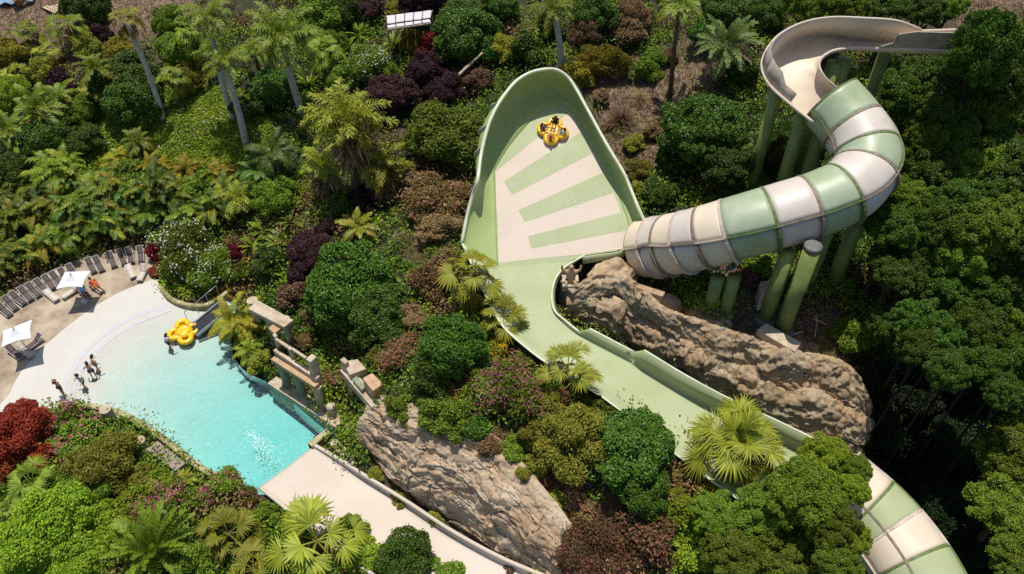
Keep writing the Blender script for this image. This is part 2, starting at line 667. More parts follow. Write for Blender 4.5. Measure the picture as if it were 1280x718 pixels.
# water outline: where the floor dips below the surface; the rim sits just inside the basin
cen = OUT.mean(0)
wo = []
dmin = [np.min(np.hypot(bx[:, 0] - p[0], bx[:, 1] - p[1])) for p in OUT]
inner = np.array([p + (cen - p) / np.linalg.norm(cen - p) * .03 for p in OUT])
wl = []
# waterline runs parallel to the beach 3.6 m in
nrm = np.gradient(bx, axis=0)
nrm = np.stack([nrm[:, 1], -nrm[:, 0]], 1)
nrm /= np.linalg.norm(nrm, axis=1)[:, None]
wline = bx + nrm * 3.55
keep = in_poly(wline, OUT)
wline = wline[keep]
rest_i = [i for i in range(len(beach_c), len(OUT)) if dmin[i] > 3.6]
WOUT = np.vstack([wline, inner[rest_i]])
def closed_body(name, outline, top, bot, mat, step=.8):
    V, F = tri_fill(np.asarray(outline)[:, :2], step)
    n = len(V)
    vv = [(x, y, top) for x, y in V] + [(x, y, min(bot(x, y), top - .004)) for x, y in V]
    ed = {}
    for f in F:
        for k in range(3):
            ed[(f[k], f[(k + 1) % 3])] = 1
    side = []
    for (p, q) in ed:
        if (q, p) not in ed:
            side += [(p, q + n, q), (p, p + n, q + n)]
    Fa = np.vstack([F, F[:, ::-1] + n, np.array(side)])
    return mobj(name, mesh_np(name, vv, Fa, mat))


water = tag(closed_body('pool_water', WOUT, WATER_Z, lambda x, y: pool_floor(x, y) - .05, m_water), kind='structure')

deck_out = np.vstack([dense(DECK_PX, 0, 30)[:, :2], bx[::-1]])
tag(sheet('pool_deck', deck_out, lambda x, y: .03, m_deck, 2.0), kind='structure')
# gutter grating: two pale bands along the beach
gut = dense([(84, 520), (84, 492), (92, 470), (108, 445), (130, 424), (155, 407), (180, 395), (212, 383)], 0, 50)
gn = np.gradient(gut, axis=0)
gn = np.stack([gn[:, 1], -gn[:, 0], 0 * gn[:, 0]], 1)
gn /= np.linalg.norm(gn, axis=1)[:, None]
mb = MB()
for a_, b_ in ((-.6, -.2), (.1, .5)):
    rows = []
    for s_ in (a_, b_):
        rows.append([(p[0], p[1], pool_floor(p[0], p[1]) + .014) for p in gut + gn * s_])
    mb.grid(rows)
tag(mb.build('gutter_strip', m_gutter), kind='structure')
# kerbs round the planter and along the far shore
def kerb(name, pxs, w, h, zc, mat, label, n=40, cat='kerb'):
    c = dense(pxs, zc, n)
    t = np.gradient(c, axis=0)
    t = np.stack([t[:, 1], -t[:, 0], 0 * t[:, 0]], 1)
    t /= np.linalg.norm(t, axis=1)[:, None]
    mb = MB()
    prof = [(-w / 2, -1.6), (-w / 2, h - .06), (-w / 2 + .06, h), (w / 2 - .06, h), (w / 2, h - .06), (w / 2, -1.6)]
    mb.grid([[tuple(c[i] + t[i] * a + np.array([0, 0, b])) for a, b in prof] for i in range(n)])
    return tag(mb.build(name, mat, smooth=False), label, cat)


kerb('planter_kerb', ISLE_PX[:1] + ISLE_PX + [(300, 352), (312, 340)], .35, .35, 0, m_kerb, 'curved mossy stone kerb round the white flowering planter', 40)
kerb('pool_kerb', SOUTH_PX[::-1][3:], .42, .18, 0, m_kerb, 'low stone pool kerb beside the broken grey slab', 40)
kerb('pool_kerb', WEIR_PX[:1] + [(411, 541)] , .45, .3, 0, m_kerb, 'short pale kerb at the pool corner beside the white exit flume', 6)

# ------------------------------------------------------------------ big water slide
m_green = surf_mat('pale_green_gelcoat', srgb(178, 185, 148), srgb(160, 170, 126), .58, .35, (.3, .75), spec=.3, detail=9, weather=0.35)
m_green2 = surf_mat('faded_green_gelcoat', srgb(178, 188, 164), srgb(146, 162, 118), .42, .5, (.3, .75), coat=.1, weather=0.65)
m_white = surf_mat('cream_gelcoat', srgb(214, 199, 184), srgb(202, 187, 170), .58, .35, (.3, .8), spec=.3, detail=9, weather=0.25)
m_pink = surf_mat('dusty_white_gelcoat', srgb(218, 208, 198), srgb(198, 186, 174), .45, .6, (.3, .8), coat=.1, weather=0.6)
m_beige = surf_mat('beige_gelcoat', srgb(230, 214, 192), srgb(214, 196, 172), .5, .45, (.3, .8), weather=0.2)
m_flg = surf_mat('brown_flange', srgb(150, 134, 116), srgb(110, 98, 84), .6, 3)
m_flgg = surf_mat('olive_flange', srgb(112, 130, 72), srgb(84, 100, 52), .6, 3)
m_wall = surf_mat('sage_wall_gelcoat', srgb(172, 186, 126), srgb(150, 168, 100), .55, .35, (.3, .75), spec=.3, detail=9, weather=.45)
m_joint = surf_mat('joint_sealant', srgb(140, 152, 108), srgb(120, 132, 92), .6, 3)
m_flgb = surf_mat('cream_flange', srgb(214, 198, 182), srgb(180, 164, 148), .55, 3)
m_post = surf_mat('green_steel_post', srgb(144, 156, 84), srgb(108, 124, 62), .55, .9, (.3, .7), .1, 12, weather=0.6)
m_postcap = surf_mat('grey_post_cap', srgb(120, 118, 116), srgb(90, 88, 86), .7, 4)
m_rim = surf_mat('pale_rim', srgb(222, 226, 200), srgb(200, 206, 172), .4, 2)

slide = tag(empty('water_slide', (10, 38, 0)), 'pale green and cream raft water slide with striped wave wall, tunnel and open flumes', 'water slide')
SO = np.array([10, 38, 0.0])


def part(mb, name, mats, smooth=False, label=None, parent=None, **kw):
    o = mb.build(name, mats, parent or slide, smooth=smooth, **kw)
    if (parent or slide) is slide:
        o.location = Vector(o.location) - Vector(SO) if o.location.length else Vector(-SO)
    if label:
        o['label'] = label
    return o


# wave wall ------------------------------------------------------
F0 = P(670, 330, 7.4)
sl = 0.46
FN = np.array([0, -sl, 1.0])
FN /= np.linalg.norm(FN)
FE = [(623, 335), (621, 290), (620, 255), (619, 225), (619, 212), (628, 196), (638, 181), (652, 164), (668, 147), (684, 135), (700, 130), (710, 133), (719, 142), (727, 154), (738, 172), (752, 200), (766, 228), (774, 248), (783, 272), (789, 296)]
LE = [(578, 305), (585, 269), (592, 243), (598, 225), (602, 195), (607, 172), (614, 150), (626, 127), (645, 103), (665, 91), (685, 87), (698, 89), (710, 98), (720, 113), (735, 140), (757, 180), (778, 215), (786, 233), (797, 260), (806, 280)]
LH = [1.2, 1.3, 1.5, 1.8, 2.1, 2.4, 2.7, 2.9, 3.0, 3.0, 2.9, 2.8, 2.6, 2.4, 2.1, 1.8, 1.5, 1.4, 1.3, 1.2]
BU = [.25, .25, .3, .5, .9, 1.3, 1.6, 1.7, 1.6, 1.4, 1.0, .9, .8, .7, .5, .4, .3, .3, .3, .3]
fe = np.array([PPL(u, v, F0, FN) for u, v in FE])
le = np.array([P(u, v, f[2] + h) for (u, v), f, h in zip(LE, fe, LH)])
NS = 90
fe_d, le_d, bu_d = spline(fe, NS), spline(le, NS), spline(np.array(BU)[:, None], NS)[:, 0]
tg = np.gradient(fe_d, axis=0)
outw = np.stack([-tg[:, 1], tg[:, 0], 0 * tg[:, 0]], 1)
outw /= np.linalg.norm(outw, axis=1)[:, None]
fc = fe.mean(0)
if ((fe_d - fc) * outw).sum() < 0:
    outw = -outw
outp = outw - FN * (outw @ FN)[:, None]
outp /= np.linalg.norm(outp, axis=1)[:, None]
NW = 12
wall = []
for i in range(NS):
    p0, p3 = fe_d[i], le_d[i]
    hh = p3[2] - p0[2]
    p1 = p0 + outp[i] * (bu_d[i] * 1.1 + .35)
    p2 = p3 + outw[i] * bu_d[i] * .9 - np.array([0, 0, hh * .42])
    row = []
    for k in range(NW + 1):
        t = k / NW
        row.append((1 - t) ** 3 * p0 + 3 * (1 - t) ** 2 * t * p1 + 3 * (1 - t) * t * t * p2 + t ** 3 * p3)
    wall.append(row)
mb = MB()
mb.grid(wall, 0)
# rolled rim
mb.tube([le_d[i] + outw[i] * .05 for i in range(NS)], .09, 6, 1)
wv = part(mb, 'wave_wall', [m_wall, m_rim], True)
md = wv.modifiers.new('shell', 'SOLIDIFY')
md.thickness = .07
md.offset = 0
# ribs on the back of the wall, part of the shell
rb = MB()
for i in (20, 26, 32, 38, 45, 56, 66):
    rows = []
    for k in range(2, NW + 1):
        pt = wall[i][k]
        nn = outw[i] * 1.0 + np.array([0, 0, .25])
        tt = tg[i] / np.linalg.norm(tg[i])
        rows.append([tuple(pt - tt * .06), tuple(pt - tt * .06 + nn * .26), tuple(pt + tt * .06 + nn * .26), tuple(pt + tt * .06)])
    rb.grid(rows)
part(rb, 'wall_rib', m_green2, parent=slide)
# floor: one sheet with cream panel and green stripes set a few mm proud
mb = MB()
base = [tuple(p) for p in fe_d] + [tuple(PPL(u, v, F0, FN)) for u, v in [(787, 306), (770, 314), (748, 317), (728, 320), (716, 325), (700, 340), (690, 350), (660, 351), (632, 350)]]
mb.add(base, [tuple(range(len(base)))], 0)


def stripe(pts, lift, mi):
    mb.add([tuple(PPL(u, v, F0, FN) + FN * lift) for u, v in pts], [tuple(range(len(pts)))], mi)


stripe([(619.5, 215), (712, 140), (727, 165), (742, 191), (754, 216), (767, 241), (776, 266), (784, 288), (788, 304), (784, 311), (728, 318), (675, 323), (623, 329), (622, 281), (620, 249)], .006, 1)
for q in ([(630, 227), (727, 165), (742, 191), (640, 244)], [(648, 263), (754, 216), (767, 241), (656, 278)], [(660, 295.5), (776, 266), (784, 288), (664, 311)]):
    stripe(q, .012, 0)
part(mb, 'striped_floor', [m_green, m_white], False)
mb = MB()
edge = spline([PPL(u, v, F0, FN) for u, v in [(791, 302), (787, 308), (770, 315), (748, 318), (728, 321)]], 16)
mb.grid([[tuple(p + FN * .12 + np.array([0, -.05, 0])), tuple(p - np.array([0, .08, .55]))] for p in edge])
part(mb, 'floor_lip', m_green, True, solid=.1)

# run-out flume -------------------------------------------------
RUN = [  # left lip, left floor, right floor, right lip, floor z, left h, right h
    ((578, 305), (623, 334), (728, 322), (731, 319), 7.45, 1.2, .28),
    ((596, 345), (630, 352), (705, 341), (703, 337), 7.25, 1.0, .28),
    ((612, 380), (640, 382), (695, 362), (691, 359), 7.0, .9, .28),
    ((630, 410), (655, 410), (697, 388), (692, 386), 6.8, .9, .28),
    ((664, 440), (682, 436), (711, 407), (708, 402), 6.55, .9, .3),
    ((686, 456), (704, 451), (727, 419), (724, 415), 6.4, .9, .3),
    ((688, 458), (706, 453), (729, 421), (737, 411), 6.38, .9, .9),
    ((749, 494), (764, 488), (788, 452), (792, 440), 5.9, .9, .9),
    ((752, 496), (767, 490), (793, 456), (805, 438), 5.88, .9, 1.6),
    ((795, 528), (809, 521), (848, 489), (858, 470), 5.4, .9, 1.6),
    ((842, 566), (855, 558), (900, 516), (912, 499), 4.9, .9, 1.6),
    ((896, 606), (910, 596), (965, 548), (975, 528), 4.4, .9, 1.6),
    ((952, 644), (968, 634), (1030, 580), (1040, 560), 3.9, .9, 1.6)]
rows = []
for ll, lf, rf, rl, z, hl, hr in RUN:
    a, b_, c, d_ = P(*ll, z + hl), P(*lf, z), P(*rf, z), P(*rl, z + hr)
    row = [a, a * .45 + b_ * .55 - np.array([0, 0, hl * .12]), b_]
    row += [b_ + (c - b_) * t - np.array([0, 0, .10 * math.sin(math.pi * t)]) for t in (.15, .35, .5, .65, .85)]
    row += [c, c * .5 + d_ * .5 - np.array([0, 0, hr * .06]), d_]
    rows.append(np.array(row))
rows = np.array(rows)
sm = []
seq = [list(range(0, 6)), list(range(6, 8)), list(range(8, 13))]
for sg in seq:
    blk = rows[sg]
    n = 6 * (len(sg) - 1) + 1
    sm.append(np.stack([spline(blk[:, j], n) for j in range(blk.shape[1])], 1))
mb = MB()
mb.grid(np.vstack(sm))
part(mb, 'runout_flume', m_green, True, solid=.09)
mb = MB()
allr = np.vstack(sm)
for i in (4, 11, 18, 25, 33, 44, 52, 60):
    if i + 1 < len(allr):
        a_ = allr[i][2:9]
        t_ = (allr[i + 1][2:9] - a_)
        t_ = t_ / np.linalg.norm(t_, axis=1)[:, None]
        mb.grid([[tuple(p + np.array([0, 0, .012])) for p in a_], [tuple(p + np.array([0, 0, .012])) for p in a_ + t_ * .05]])
part(mb, 'panel_joint', m_joint)
mb = MB()
for s_ in sm:
    mb.tube([r[-1] for r in s_], .07, 6)
    mb.tube([r[0] for r in s_], .07, 6)
part(mb, 'flume_rim', m_rim, True)


# tunnels --------------------------------------------------------
def tunnel(ctrl, rad, cuts, kinds, nmax=240, seam=True):
    c = resample(spline(np.array([P(u, v, z) for u, v, z in ctrl]), 300), nmax)
    T = np.gradient(c, axis=0)
    T /= np.linalg.norm(T, axis=1)[:, None]
    S = np.cross(T, np.array([0, 0, 1.0]))
    S /= np.linalg.norm(S, axis=1)[:, None]
    U = np.cross(S, T)

    def ring(f, r, a):
        i = f * (nmax - 1)
        k = min(int(i), nmax - 2)
        w = i - k
        cc, s, u = (c[k] * (1 - w) + c[k + 1] * w), (S[k] * (1 - w) + S[k + 1] * w), (U[k] * (1 - w) + U[k + 1] * w)
        return cc + (s * math.cos(a) + u * math.sin(a)) * r

    for j in range(len(cuts) - 1):
        f0, f1 = cuts[j], cuts[j + 1]
        green = kinds[j] == 'g'
        mt = {'g': m_green2, 'p': m_pink, 'b': m_beige, 'G': m_green}[kinds[j]]
        mb = MB()
        seg = 32
        fs = np.linspace(f0, f1, 8)
        # upper half shell slightly proud of the lower one, overlapping at the seam
        mb.grid([[ring(f, rad + .07, .15 + (math.pi - .7) * k / 16) for k in range(17)] for f in fs])
        mb.grid([[ring(f, rad - .03, .15 - (math.pi + .7) * k / 16) for k in range(17)] for f in fs])
        o = part(mb, 'tunnel_segment', mt, True, solid=.06, label=('pale green tunnel segment' if kinds[j] in 'gG' else 'cream tunnel segment'))
        fb = MB()
        e = .075 / (np.linalg.norm(np.diff(c, axis=0), axis=1).sum())
        ang = [2 * math.pi * k / seg for k in range(seg)]
        prof = [(f0 - e, rad - .05), (f0 - e, rad + .17), (f0 + e, rad + .17), (f0 + e, rad - .05)]
        fb.grid([[ring(min(max(f, 0), 1), r_, a) for a in ang] for f, r_ in prof], closed=True)
        if seam:
            for sgn in (.15, math.pi - .55):
                fb.grid([[ring(f, r_, sgn + da) for r_, da in ((rad - .05, .012), (rad + .22, .012), (rad + .22, -.018), (rad - .05, -.018))] for f in fs])
        p_ = fb.build('flange', m_flgg if kinds[j] in 'gG' else (m_flgb if kinds[j] == 'b' else m_flg), o)
    return c, S, U, ring


TUN = [(1037, 128, 16.0), (1058, 152, 15.4), (1077, 180, 14.8), (1083, 208, 14.2), (1065, 236, 13.6), (1024, 256, 13.0), (976, 271, 12.4), (928, 285, 11.6), (886, 297, 10.5), (852, 305, 9.3), (826, 309, 8.2), (806, 312, 7.3)]
cuts = [0, .105, .185, .265, .365, .47, .58, .695, .765, .83, .89, .945, 1.0]
tc_, ts_, tu_, tring = tunnel(TUN, 1.98, cuts, 'gpgpgpgbpbpb')
LOW = [(1038, 602, 5.0), (1098, 656, 4.5), (1148, 726, 4.0), (1174, 800, 3.5), (1184, 850, 3.0)]
lc_, ls_, lu_, lring = tunnel(LOW, 2.1, [0, .2, .34, .5, .66, .83, 1.0], 'bGbGbG')
# longitudinal roof seam strip of the lower tunnel is part of its first flange look: a raised bar
mb = MB()
mb.grid([[lring(f, r_, a) for r_, a in ((2.15, 1.02), (2.27, 1.02), (2.27, .97), (2.15, .97))] for f in np.linspace(.0, 1, 40)])
part(mb, 'roof_seam', m_flg)

# upper open flume ----------------------------------------------
UPF = [  # outer lip, outer floor, inner floor, inner lip, floor z, outer h, inner h
    ((1225, 36), (1225, 50), (1225, 69), (1225, 64), 18.5, 1.0, .6),
    ((1205, 37), (1205, 50), (1205, 70), (1205, 64), 18.4, 1.0, .7),
    ((1152, 39), (1152, 50), (1150, 68), (1150, 62), 18.2, 1.0, .6),
    ((1149, 36), (1148, 50), (1148, 68), (1148, 62), 18.2, 1.4, .6),
    ((1120, 26), (1115, 50), (1105, 66), (1105, 61), 18.0, 2.2, .5),
    ((1080, 23), (1075, 49), (1070, 64), (1070, 60), 17.8, 2.4, .45),
    ((1040, 22), (1040, 43), (1045, 66), (1044, 63), 17.6, 2.3, .45),
    ((1005, 28), (1008, 45), (1031, 73), (1030, 70), 17.4, 2.0, .45),
    ((975, 43), (984, 55), (1026, 82), (1024, 79), 17.1, 1.8, .45),
    ((958, 63), (968, 71), (1030, 93), (1026, 89), 16.8, 1.6, .45),
    ((952, 84), (966, 92), (1036, 102), (1033, 99), 16.4, 1.4, .45),
    ((962, 107), (977, 110), (1044, 111), (1042, 107), 16.0, 1.2, .45),
    ((988, 131), (998, 132), (1054, 121), (1052, 117), 15.4, 1.1, .5),
    ((1016, 153), (1022, 151), (1064, 130), (1066, 125), 14.6, 1.2, .9)]
rows = []
for ol, of_, if_, il, z, ho, hi_ in UPF:
    a, b_, c, d_ = P(*ol, z + ho), P(*of_, z), P(*if_, z), P(*il, z + hi_)
    row = [a, a * .55 + b_ * .45 - np.array([0, 0, ho * .06]), a * .15 + b_ * .85 - np.array([0, 0, ho * .08]), b_ * .95 + c * .05]
    row += [b_ + (c - b_) * t - np.array([0, 0, .06 * math.sin(math.pi * t)]) for t in (.2, .4, .6, .8)]
    row += [c, c * .5 + d_ * .5 - np.array([0, 0, hi_ * .1]), d_]
    rows.append(np.array(row))
rows = np.array(rows)
up_sm = np.vstack([np.stack([spline(rows[a:b_][:, j], 6 * (b_ - a - 1) + 1) for j in range(rows.shape[1])], 1) for a, b_ in ((0, 3), (3, 14))])
mb = MB()
mb.grid(up_sm)
part(mb, 'open_flume', m_beige, True, solid=.1)
mb = MB()
mb.tube([r[0] for r in up_sm], .09, 6)
mb.tube([r[-1] for r in up_sm], .09, 6)
part(mb, 'flume_rim', m_white, True)
# raised splash guards on the outer wall and the far straight
m_guard = surf_mat('grey_splash_guard', srgb(176, 164, 150), srgb(150, 138, 126), .4, 1.5)
mb = MB()
pts = spline(np.array([P(*q, z) for q, z in [((957, 66), 18.4), ((953, 84), 17.8), ((962, 106), 17.2), ((988, 129), 16.5)]]), 13)
lean = np.array([.3, .1, 0])
for i0, i1 in ((0, 6), (6, 12)):
    mb.grid([[tuple(pts[i]), tuple(pts[i] + lean + np.array([0, 0, (1.2 if 1 < i < 10 else .6)]))] for i in range(i0, i1 + 1)])
part(mb, 'splash_guard', m_guard, True, solid=.06, label='grey splash guard on the curve')
mb = MB()
seq = [((1098, 60.5), 18.5), ((1112, 60.5), 18.6), ((1114, 60.5), 18.6), ((1135, 62), 18.7), ((1162, 63), 18.8), ((1205, 64), 19.0)]
pts = [P(*q, z) for q, z in seq]
hs = [.25, .5, 1.1, 1.35, 1.35, 1.35]
for i in range(5):
    mb.add([pts[i], pts[i + 1], pts[i + 1] + np.array([0, -.25, hs[i + 1]]), pts[i] + np.array([0, -.25, hs[i]])], [(0, 1, 2, 3)])
part(mb, 'splash_guard', m_guard, False, solid=.06, label='grey stepped splash guard on the straight')


# posts ----------------------------------------------------------
def post(top, r, cap=False, foot=None):
    """round steel post: photo pixel and height of its top (or of its foot, with the top height)"""
    if foot:
        b0 = P(*foot)
        xy, zt = b0[:2], top
    else:
        b0 = P(*top)
        xy, zt = b0[:2], top[2]
    zb = H(xy[0], xy[1])
    mb = MB()
    mb.lathe((xy[0], xy[1], 0), [(r, zb - 1.5), (r, zt - .02)], 20)
    mb.lathe((xy[0], xy[1], zb), [(r * 1.5, -.4), (r * 1.5, .16), (r * 1.05, .2)], 20, 1)
    if cap:
        mb.lathe((xy[0], xy[1], zt), [(r * 1.06, -.02), (r * 1.06, .25), (r * .9, .3)], 20, 1)
    return part(mb, 'support_column', [m_post, m_postcap], True, label='round green steel support column')


post(12.0, .52, True, (978, 412, 4.6))
post(11.0, .5, False, (957, 398, 4.8))
post(8.3, .44, False, (887, 386, 5.3))
post(8.5, .44, False, (906, 388, 5.3))
for tp, r in (((1072, 278, 10.6), .5), ((1034, 286, 10.4), .5), ((1004, 146, 14.9), .48), ((1026, 168, 13.6), .48), ((1056, 74, 17.0), .5), ((1044, 78, 16.9), .5), ((1108, 62, 17.4), .4), ((970, 118, 15.6), .42)):
    post(tp, r)
# curved saddle under the tunnel mouth and cross heads on the posts
mb = MB()
for f in (.72,):
    mb.grid([[tring(f - .004, rr, a) for a in np.linspace(-2.6, -.55, 14)] for rr in (2.1, 2.4)] )
    mb.grid([[tring(f + .004, rr, a) for a in np.linspace(-2.6, -.55, 14)] for rr in (2.1, 2.4)] )
part(mb, 'saddle', m_postcap, True, solid=.05)

# ------------------------------------------------------------------ exit flume into the pool
ex = tag(empty('exit_flume', tuple(P(450, 620, 0))), 'wide cream open flume running down into the turquoise pool', 'water slide')
EO = P(450, 620, 0)
EX = [((392, 556), (390, 559), (327, 607), (325, 610), -.02), ((420, 572), (416, 575), (352, 625), (349, 629), .12), ((455, 594), (450, 597), (385, 650), (380, 655), .3),
      ((510, 628), (504, 631), (440, 690), (434, 697), .5), ((565, 664), (559, 668), (505, 728), (498, 737), .75), ((630, 699), (624, 704), (575, 760), (568, 770), 1.05), ((700, 728), (694, 734), (650, 795), (643, 806), 1.4)]
rows = []
for i, (al, af, bf, bl, z) in enumerate(EX):
    hh = .12 if i == 0 else (.3 if i == 1 else .55)
    a, b_, c, d_ = P(*al, z + hh), P(*af, z), P(*bf, z), P(*bl, z + hh)
    rows.append(np.array([a, a * .4 + b_ * .6 - np.array([0, 0, hh * .15])] + [b_ + (c - b_) * t - np.array([0, 0, .06 * math.sin(math.pi * t)]) for t in (0, .08, .3, .5, .7, .92, 1)] + [c * .6 + d_ * .4 - np.array([0, 0, hh * .15]), d_]))
rows = np.array(rows)
es = np.stack([spline(rows[:, j], 50) for j in range(rows.shape[1])], 1)
m_exit = surf_mat('warm_white_gelcoat', srgb(208, 196, 182), srgb(194, 180, 164), .5, .3, (.3, .8), coat=.05, detail=9, weather=0.3)
mb = MB()
mb.grid(es - EO)
mb.build('flume_channel', m_exit, ex, True, solid=.12)
mb = MB()
mb.tube([r[0] - EO for r in es], .13, 8)
mb.tube([r[-1] - EO for r in es], .13, 8)
mb.build('flume_rim', m_exit, ex, True)
# ------------------------------------------------------------------ leaves
def c4(r, g, b):
    return (r, g, b, 1.0)


LM = {
    'dark': leaf_mat('leaf_dark', c4(0.022, 0.058, 0.005), c4(0.096, 0.202, 0.016), .42, .14, .32),
    'mid': leaf_mat('leaf_mid', c4(0.062, 0.130, 0.008), c4(0.214, 0.338, 0.026), .46, .2, .28),
    'bright': leaf_mat('leaf_bright', c4(0.110, 0.221, 0.010), c4(0.345, 0.494, 0.033), .46, .24, .28),
    'olive': leaf_mat('leaf_olive', c4(0.124, 0.156, 0.016), c4(0.358, 0.364, 0.046), .55, .22, .25),
    'yellow': leaf_mat('leaf_yellow', c4(.16, .18, .015), c4(.40, .36, .03), .5, .24, .25),
    'purple': leaf_mat('leaf_purple', c4(.018, .008, .010), c4(.085, .03, .03), .5, .12, .28),
    'red': leaf_mat('leaf_red', c4(.22, .042, .012), c4(.46, .13, .04), .55, .18, .2),
    'forest': leaf_mat('leaf_forest', c4(.022, .065, .005), c4(.095, .19, .012), .42, .16, .3, .25),
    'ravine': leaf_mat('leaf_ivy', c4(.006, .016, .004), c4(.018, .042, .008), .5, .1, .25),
    'rust': leaf_mat('leaf_rust', c4(.10, .022, .014), c4(.32, .07, .025), .55, .15, .2),
    'dry': leaf_mat('leaf_dry', c4(.13, .085, .035), c4(.36, .26, .13), .8, .1, .15),
    'tan': leaf_mat('leaf_tan', c4(.08, .075, .02), c4(.32, .22, .08), .7, .15, .15),
    'pinkf': leaf_mat('petal_pink', c4(.30, .05, .10), c4(.58, .17, .24), .7, .2, .15),
    'dusty': leaf_mat('petal_dusty', c4(.30, .13, .09), c4(.50, .24, .18), .7, .2, .15),
    'whitef': leaf_mat('petal_white', c4(.66, .62, .56), c4(.80, .78, .72), .7, .2, .15, .05),
    'orangef': leaf_mat('petal_orange', c4(.75, .35, .02), c4(.85, .5, .03), .7, .2, .15, .05),
    'palm': leaf_mat('palm_green', c4(0.069, 0.143, 0.010), c4(0.262, 0.364, 0.033), .45, .2, .25),
    'palmd': leaf_mat('palm_dark', c4(0.030, 0.085, 0.010), c4(0.117, 0.208, 0.023), .45, .16, .25),
    'palmb': leaf_mat('palm_bright', c4(.15, .21, .015), c4(.40, .44, .05), .45, .28, .25),
    'palmg': leaf_mat('palm_grey', c4(0.062, 0.111, 0.026), c4(0.179, 0.234, 0.065), .48, .16, .22),
    'palmy': leaf_mat('palm_yellow', c4(.20, .20, .015), c4(.40, .335, .03), .5, .28, .2),
    'dead': leaf_mat('palm_dead', c4(.17, .10, .04), c4(.42, .30, .16), .85, .08, .15),
}
m_bark = surf_mat('grey_bark', srgb(104, 88, 72), srgb(66, 54, 42), .95, 3, (.3, .7), .8, 14)
m_royal = surf_mat('pale_palm_trunk', srgb(214, 206, 196), srgb(164, 156, 146), .9, 2.5, (.3, .7), .6, 10)
m_palmbark = surf_mat('brown_palm_trunk', srgb(122, 98, 74), srgb(70, 54, 40), .95, 4, (.3, .7), .9, 12)


def unit(a):
    return a / (np.linalg.norm(a, axis=-1, keepdims=True) + 1e-9)


def leaf_quads(p, n, rng, L, W, dirb=None, fold=.15):
    """rhombus leaves at p with normal n; dirb biases the leaf axis"""
    k = len(p)
    r = rng.normal(size=(k, 3))
    if dirb is not None:
        r = r * .6 + dirb
    d = unit(r - n * np.sum(r * n, 1, keepdims=True))
    s = np.cross(n, d)
    L = (L * rng.uniform(.65, 1.25, k))[:, None]
    W = (W * rng.uniform(.75, 1.2, k))[:, None]
    V = np.stack([p - d * L * .5, p + s * W * .5 + n * W * fold - d * L * .05, p + d * L * .5 - n * L * .08, p - s * W * .5 + n * W * fold - d * L * .05], 1).reshape(-1, 3)
    F = np.arange(4 * k).reshape(-1, 4)
    return V, F


def crown_mesh(name, seed, rx, ry, rz, lobes, lr, n, L, W, cz, low=-.35, up=.45, flowers=0, fsize=.2, jit=.55):
    """leafy crown: many leaves on and in a set of uneven lobes; returns mesh with slots [leaf, flower]"""
    rng = np.random.default_rng(seed)
    C = []
    while len(C) < lobes:
        q = rng.normal(size=3)
        q /= np.linalg.norm(q)
        if q[2] < low:
            continue
        C.append(q * rng.uniform(.42, .86) * np.array([rx, ry, rz]))
    C = np.array(C)
    RR = lr * rng.uniform(.45, 1.3, lobes) * min(rx, ry, rz * 1.3)
    w = RR ** 2
    li = rng.choice(lobes, n * 2, p=w / w.sum())
    d = unit(rng.normal(size=(n * 2, 3)) + C[li] / np.array([rx, ry, rz]) * .9 + np.array([0, 0, .25]))
    rad = RR[li] * (1 - .42 * rng.random(n * 2) ** 2.2)
    p = C[li] + d * rad[:, None]
    spr = rng.random(n * 2) < .07
    p[spr] += d[spr] * (rng.uniform(.04, .26, spr.sum()) * RR[li][spr])[:, None]
    dd = np.linalg.norm(p[:, None] - C[None], axis=2) / RR[None]
    dd[np.arange(len(p)), li] = 9
    ok = dd.min(1) > .62
    ok &= p[:, 2] > low * rz * 1.25
    p, d = p[ok][:n], d[ok][:n]
    # inner leaves that close the crown
    m = int(n * .28)
    q = unit(rng.normal(size=(m, 3))) * (rng.random((m, 1)) ** .5) * .72 * np.array([rx, ry, rz])
    q = q[q[:, 2] > low * rz]
    p2 = np.vstack([p, q])
    d2 = np.vstack([d, unit(q)])
    nn = unit(d2 * .55 + np.array([0, 0, up]) + rng.normal(size=p2.shape) * jit)
    V, F = leaf_quads(p2, nn, rng, L, W)
    mi = np.zeros(len(F), int)
    if flowers:
        # flowers in loose sprays
        a = rng.choice(len(p), max(6, flowers // 7))
        b_ = rng.choice(a, flowers)
        fp = p[b_] * 1.03 + rng.normal(size=(flowers, 3)) * fsize * 1.6
        fV, fF = leaf_quads(fp, unit(d[b_] + np.array([0, 0, .6]) + rng.normal(size=(flowers, 3)) * .4), rng, fsize, fsize)
        F = np.vstack([F, fF + len(V)])
        V = np.vstack([V, fV])
        mi = np.r_[mi, np.ones(len(fF), int)]
    V[:, 2] += cz
    return mesh_np(name, V, F, [LM['mid'], LM['pinkf']], mi)


PROTO = {}


def add_proto(key, me, R0, c0):
    PROTO.setdefault(key, []).append((me, R0, c0))


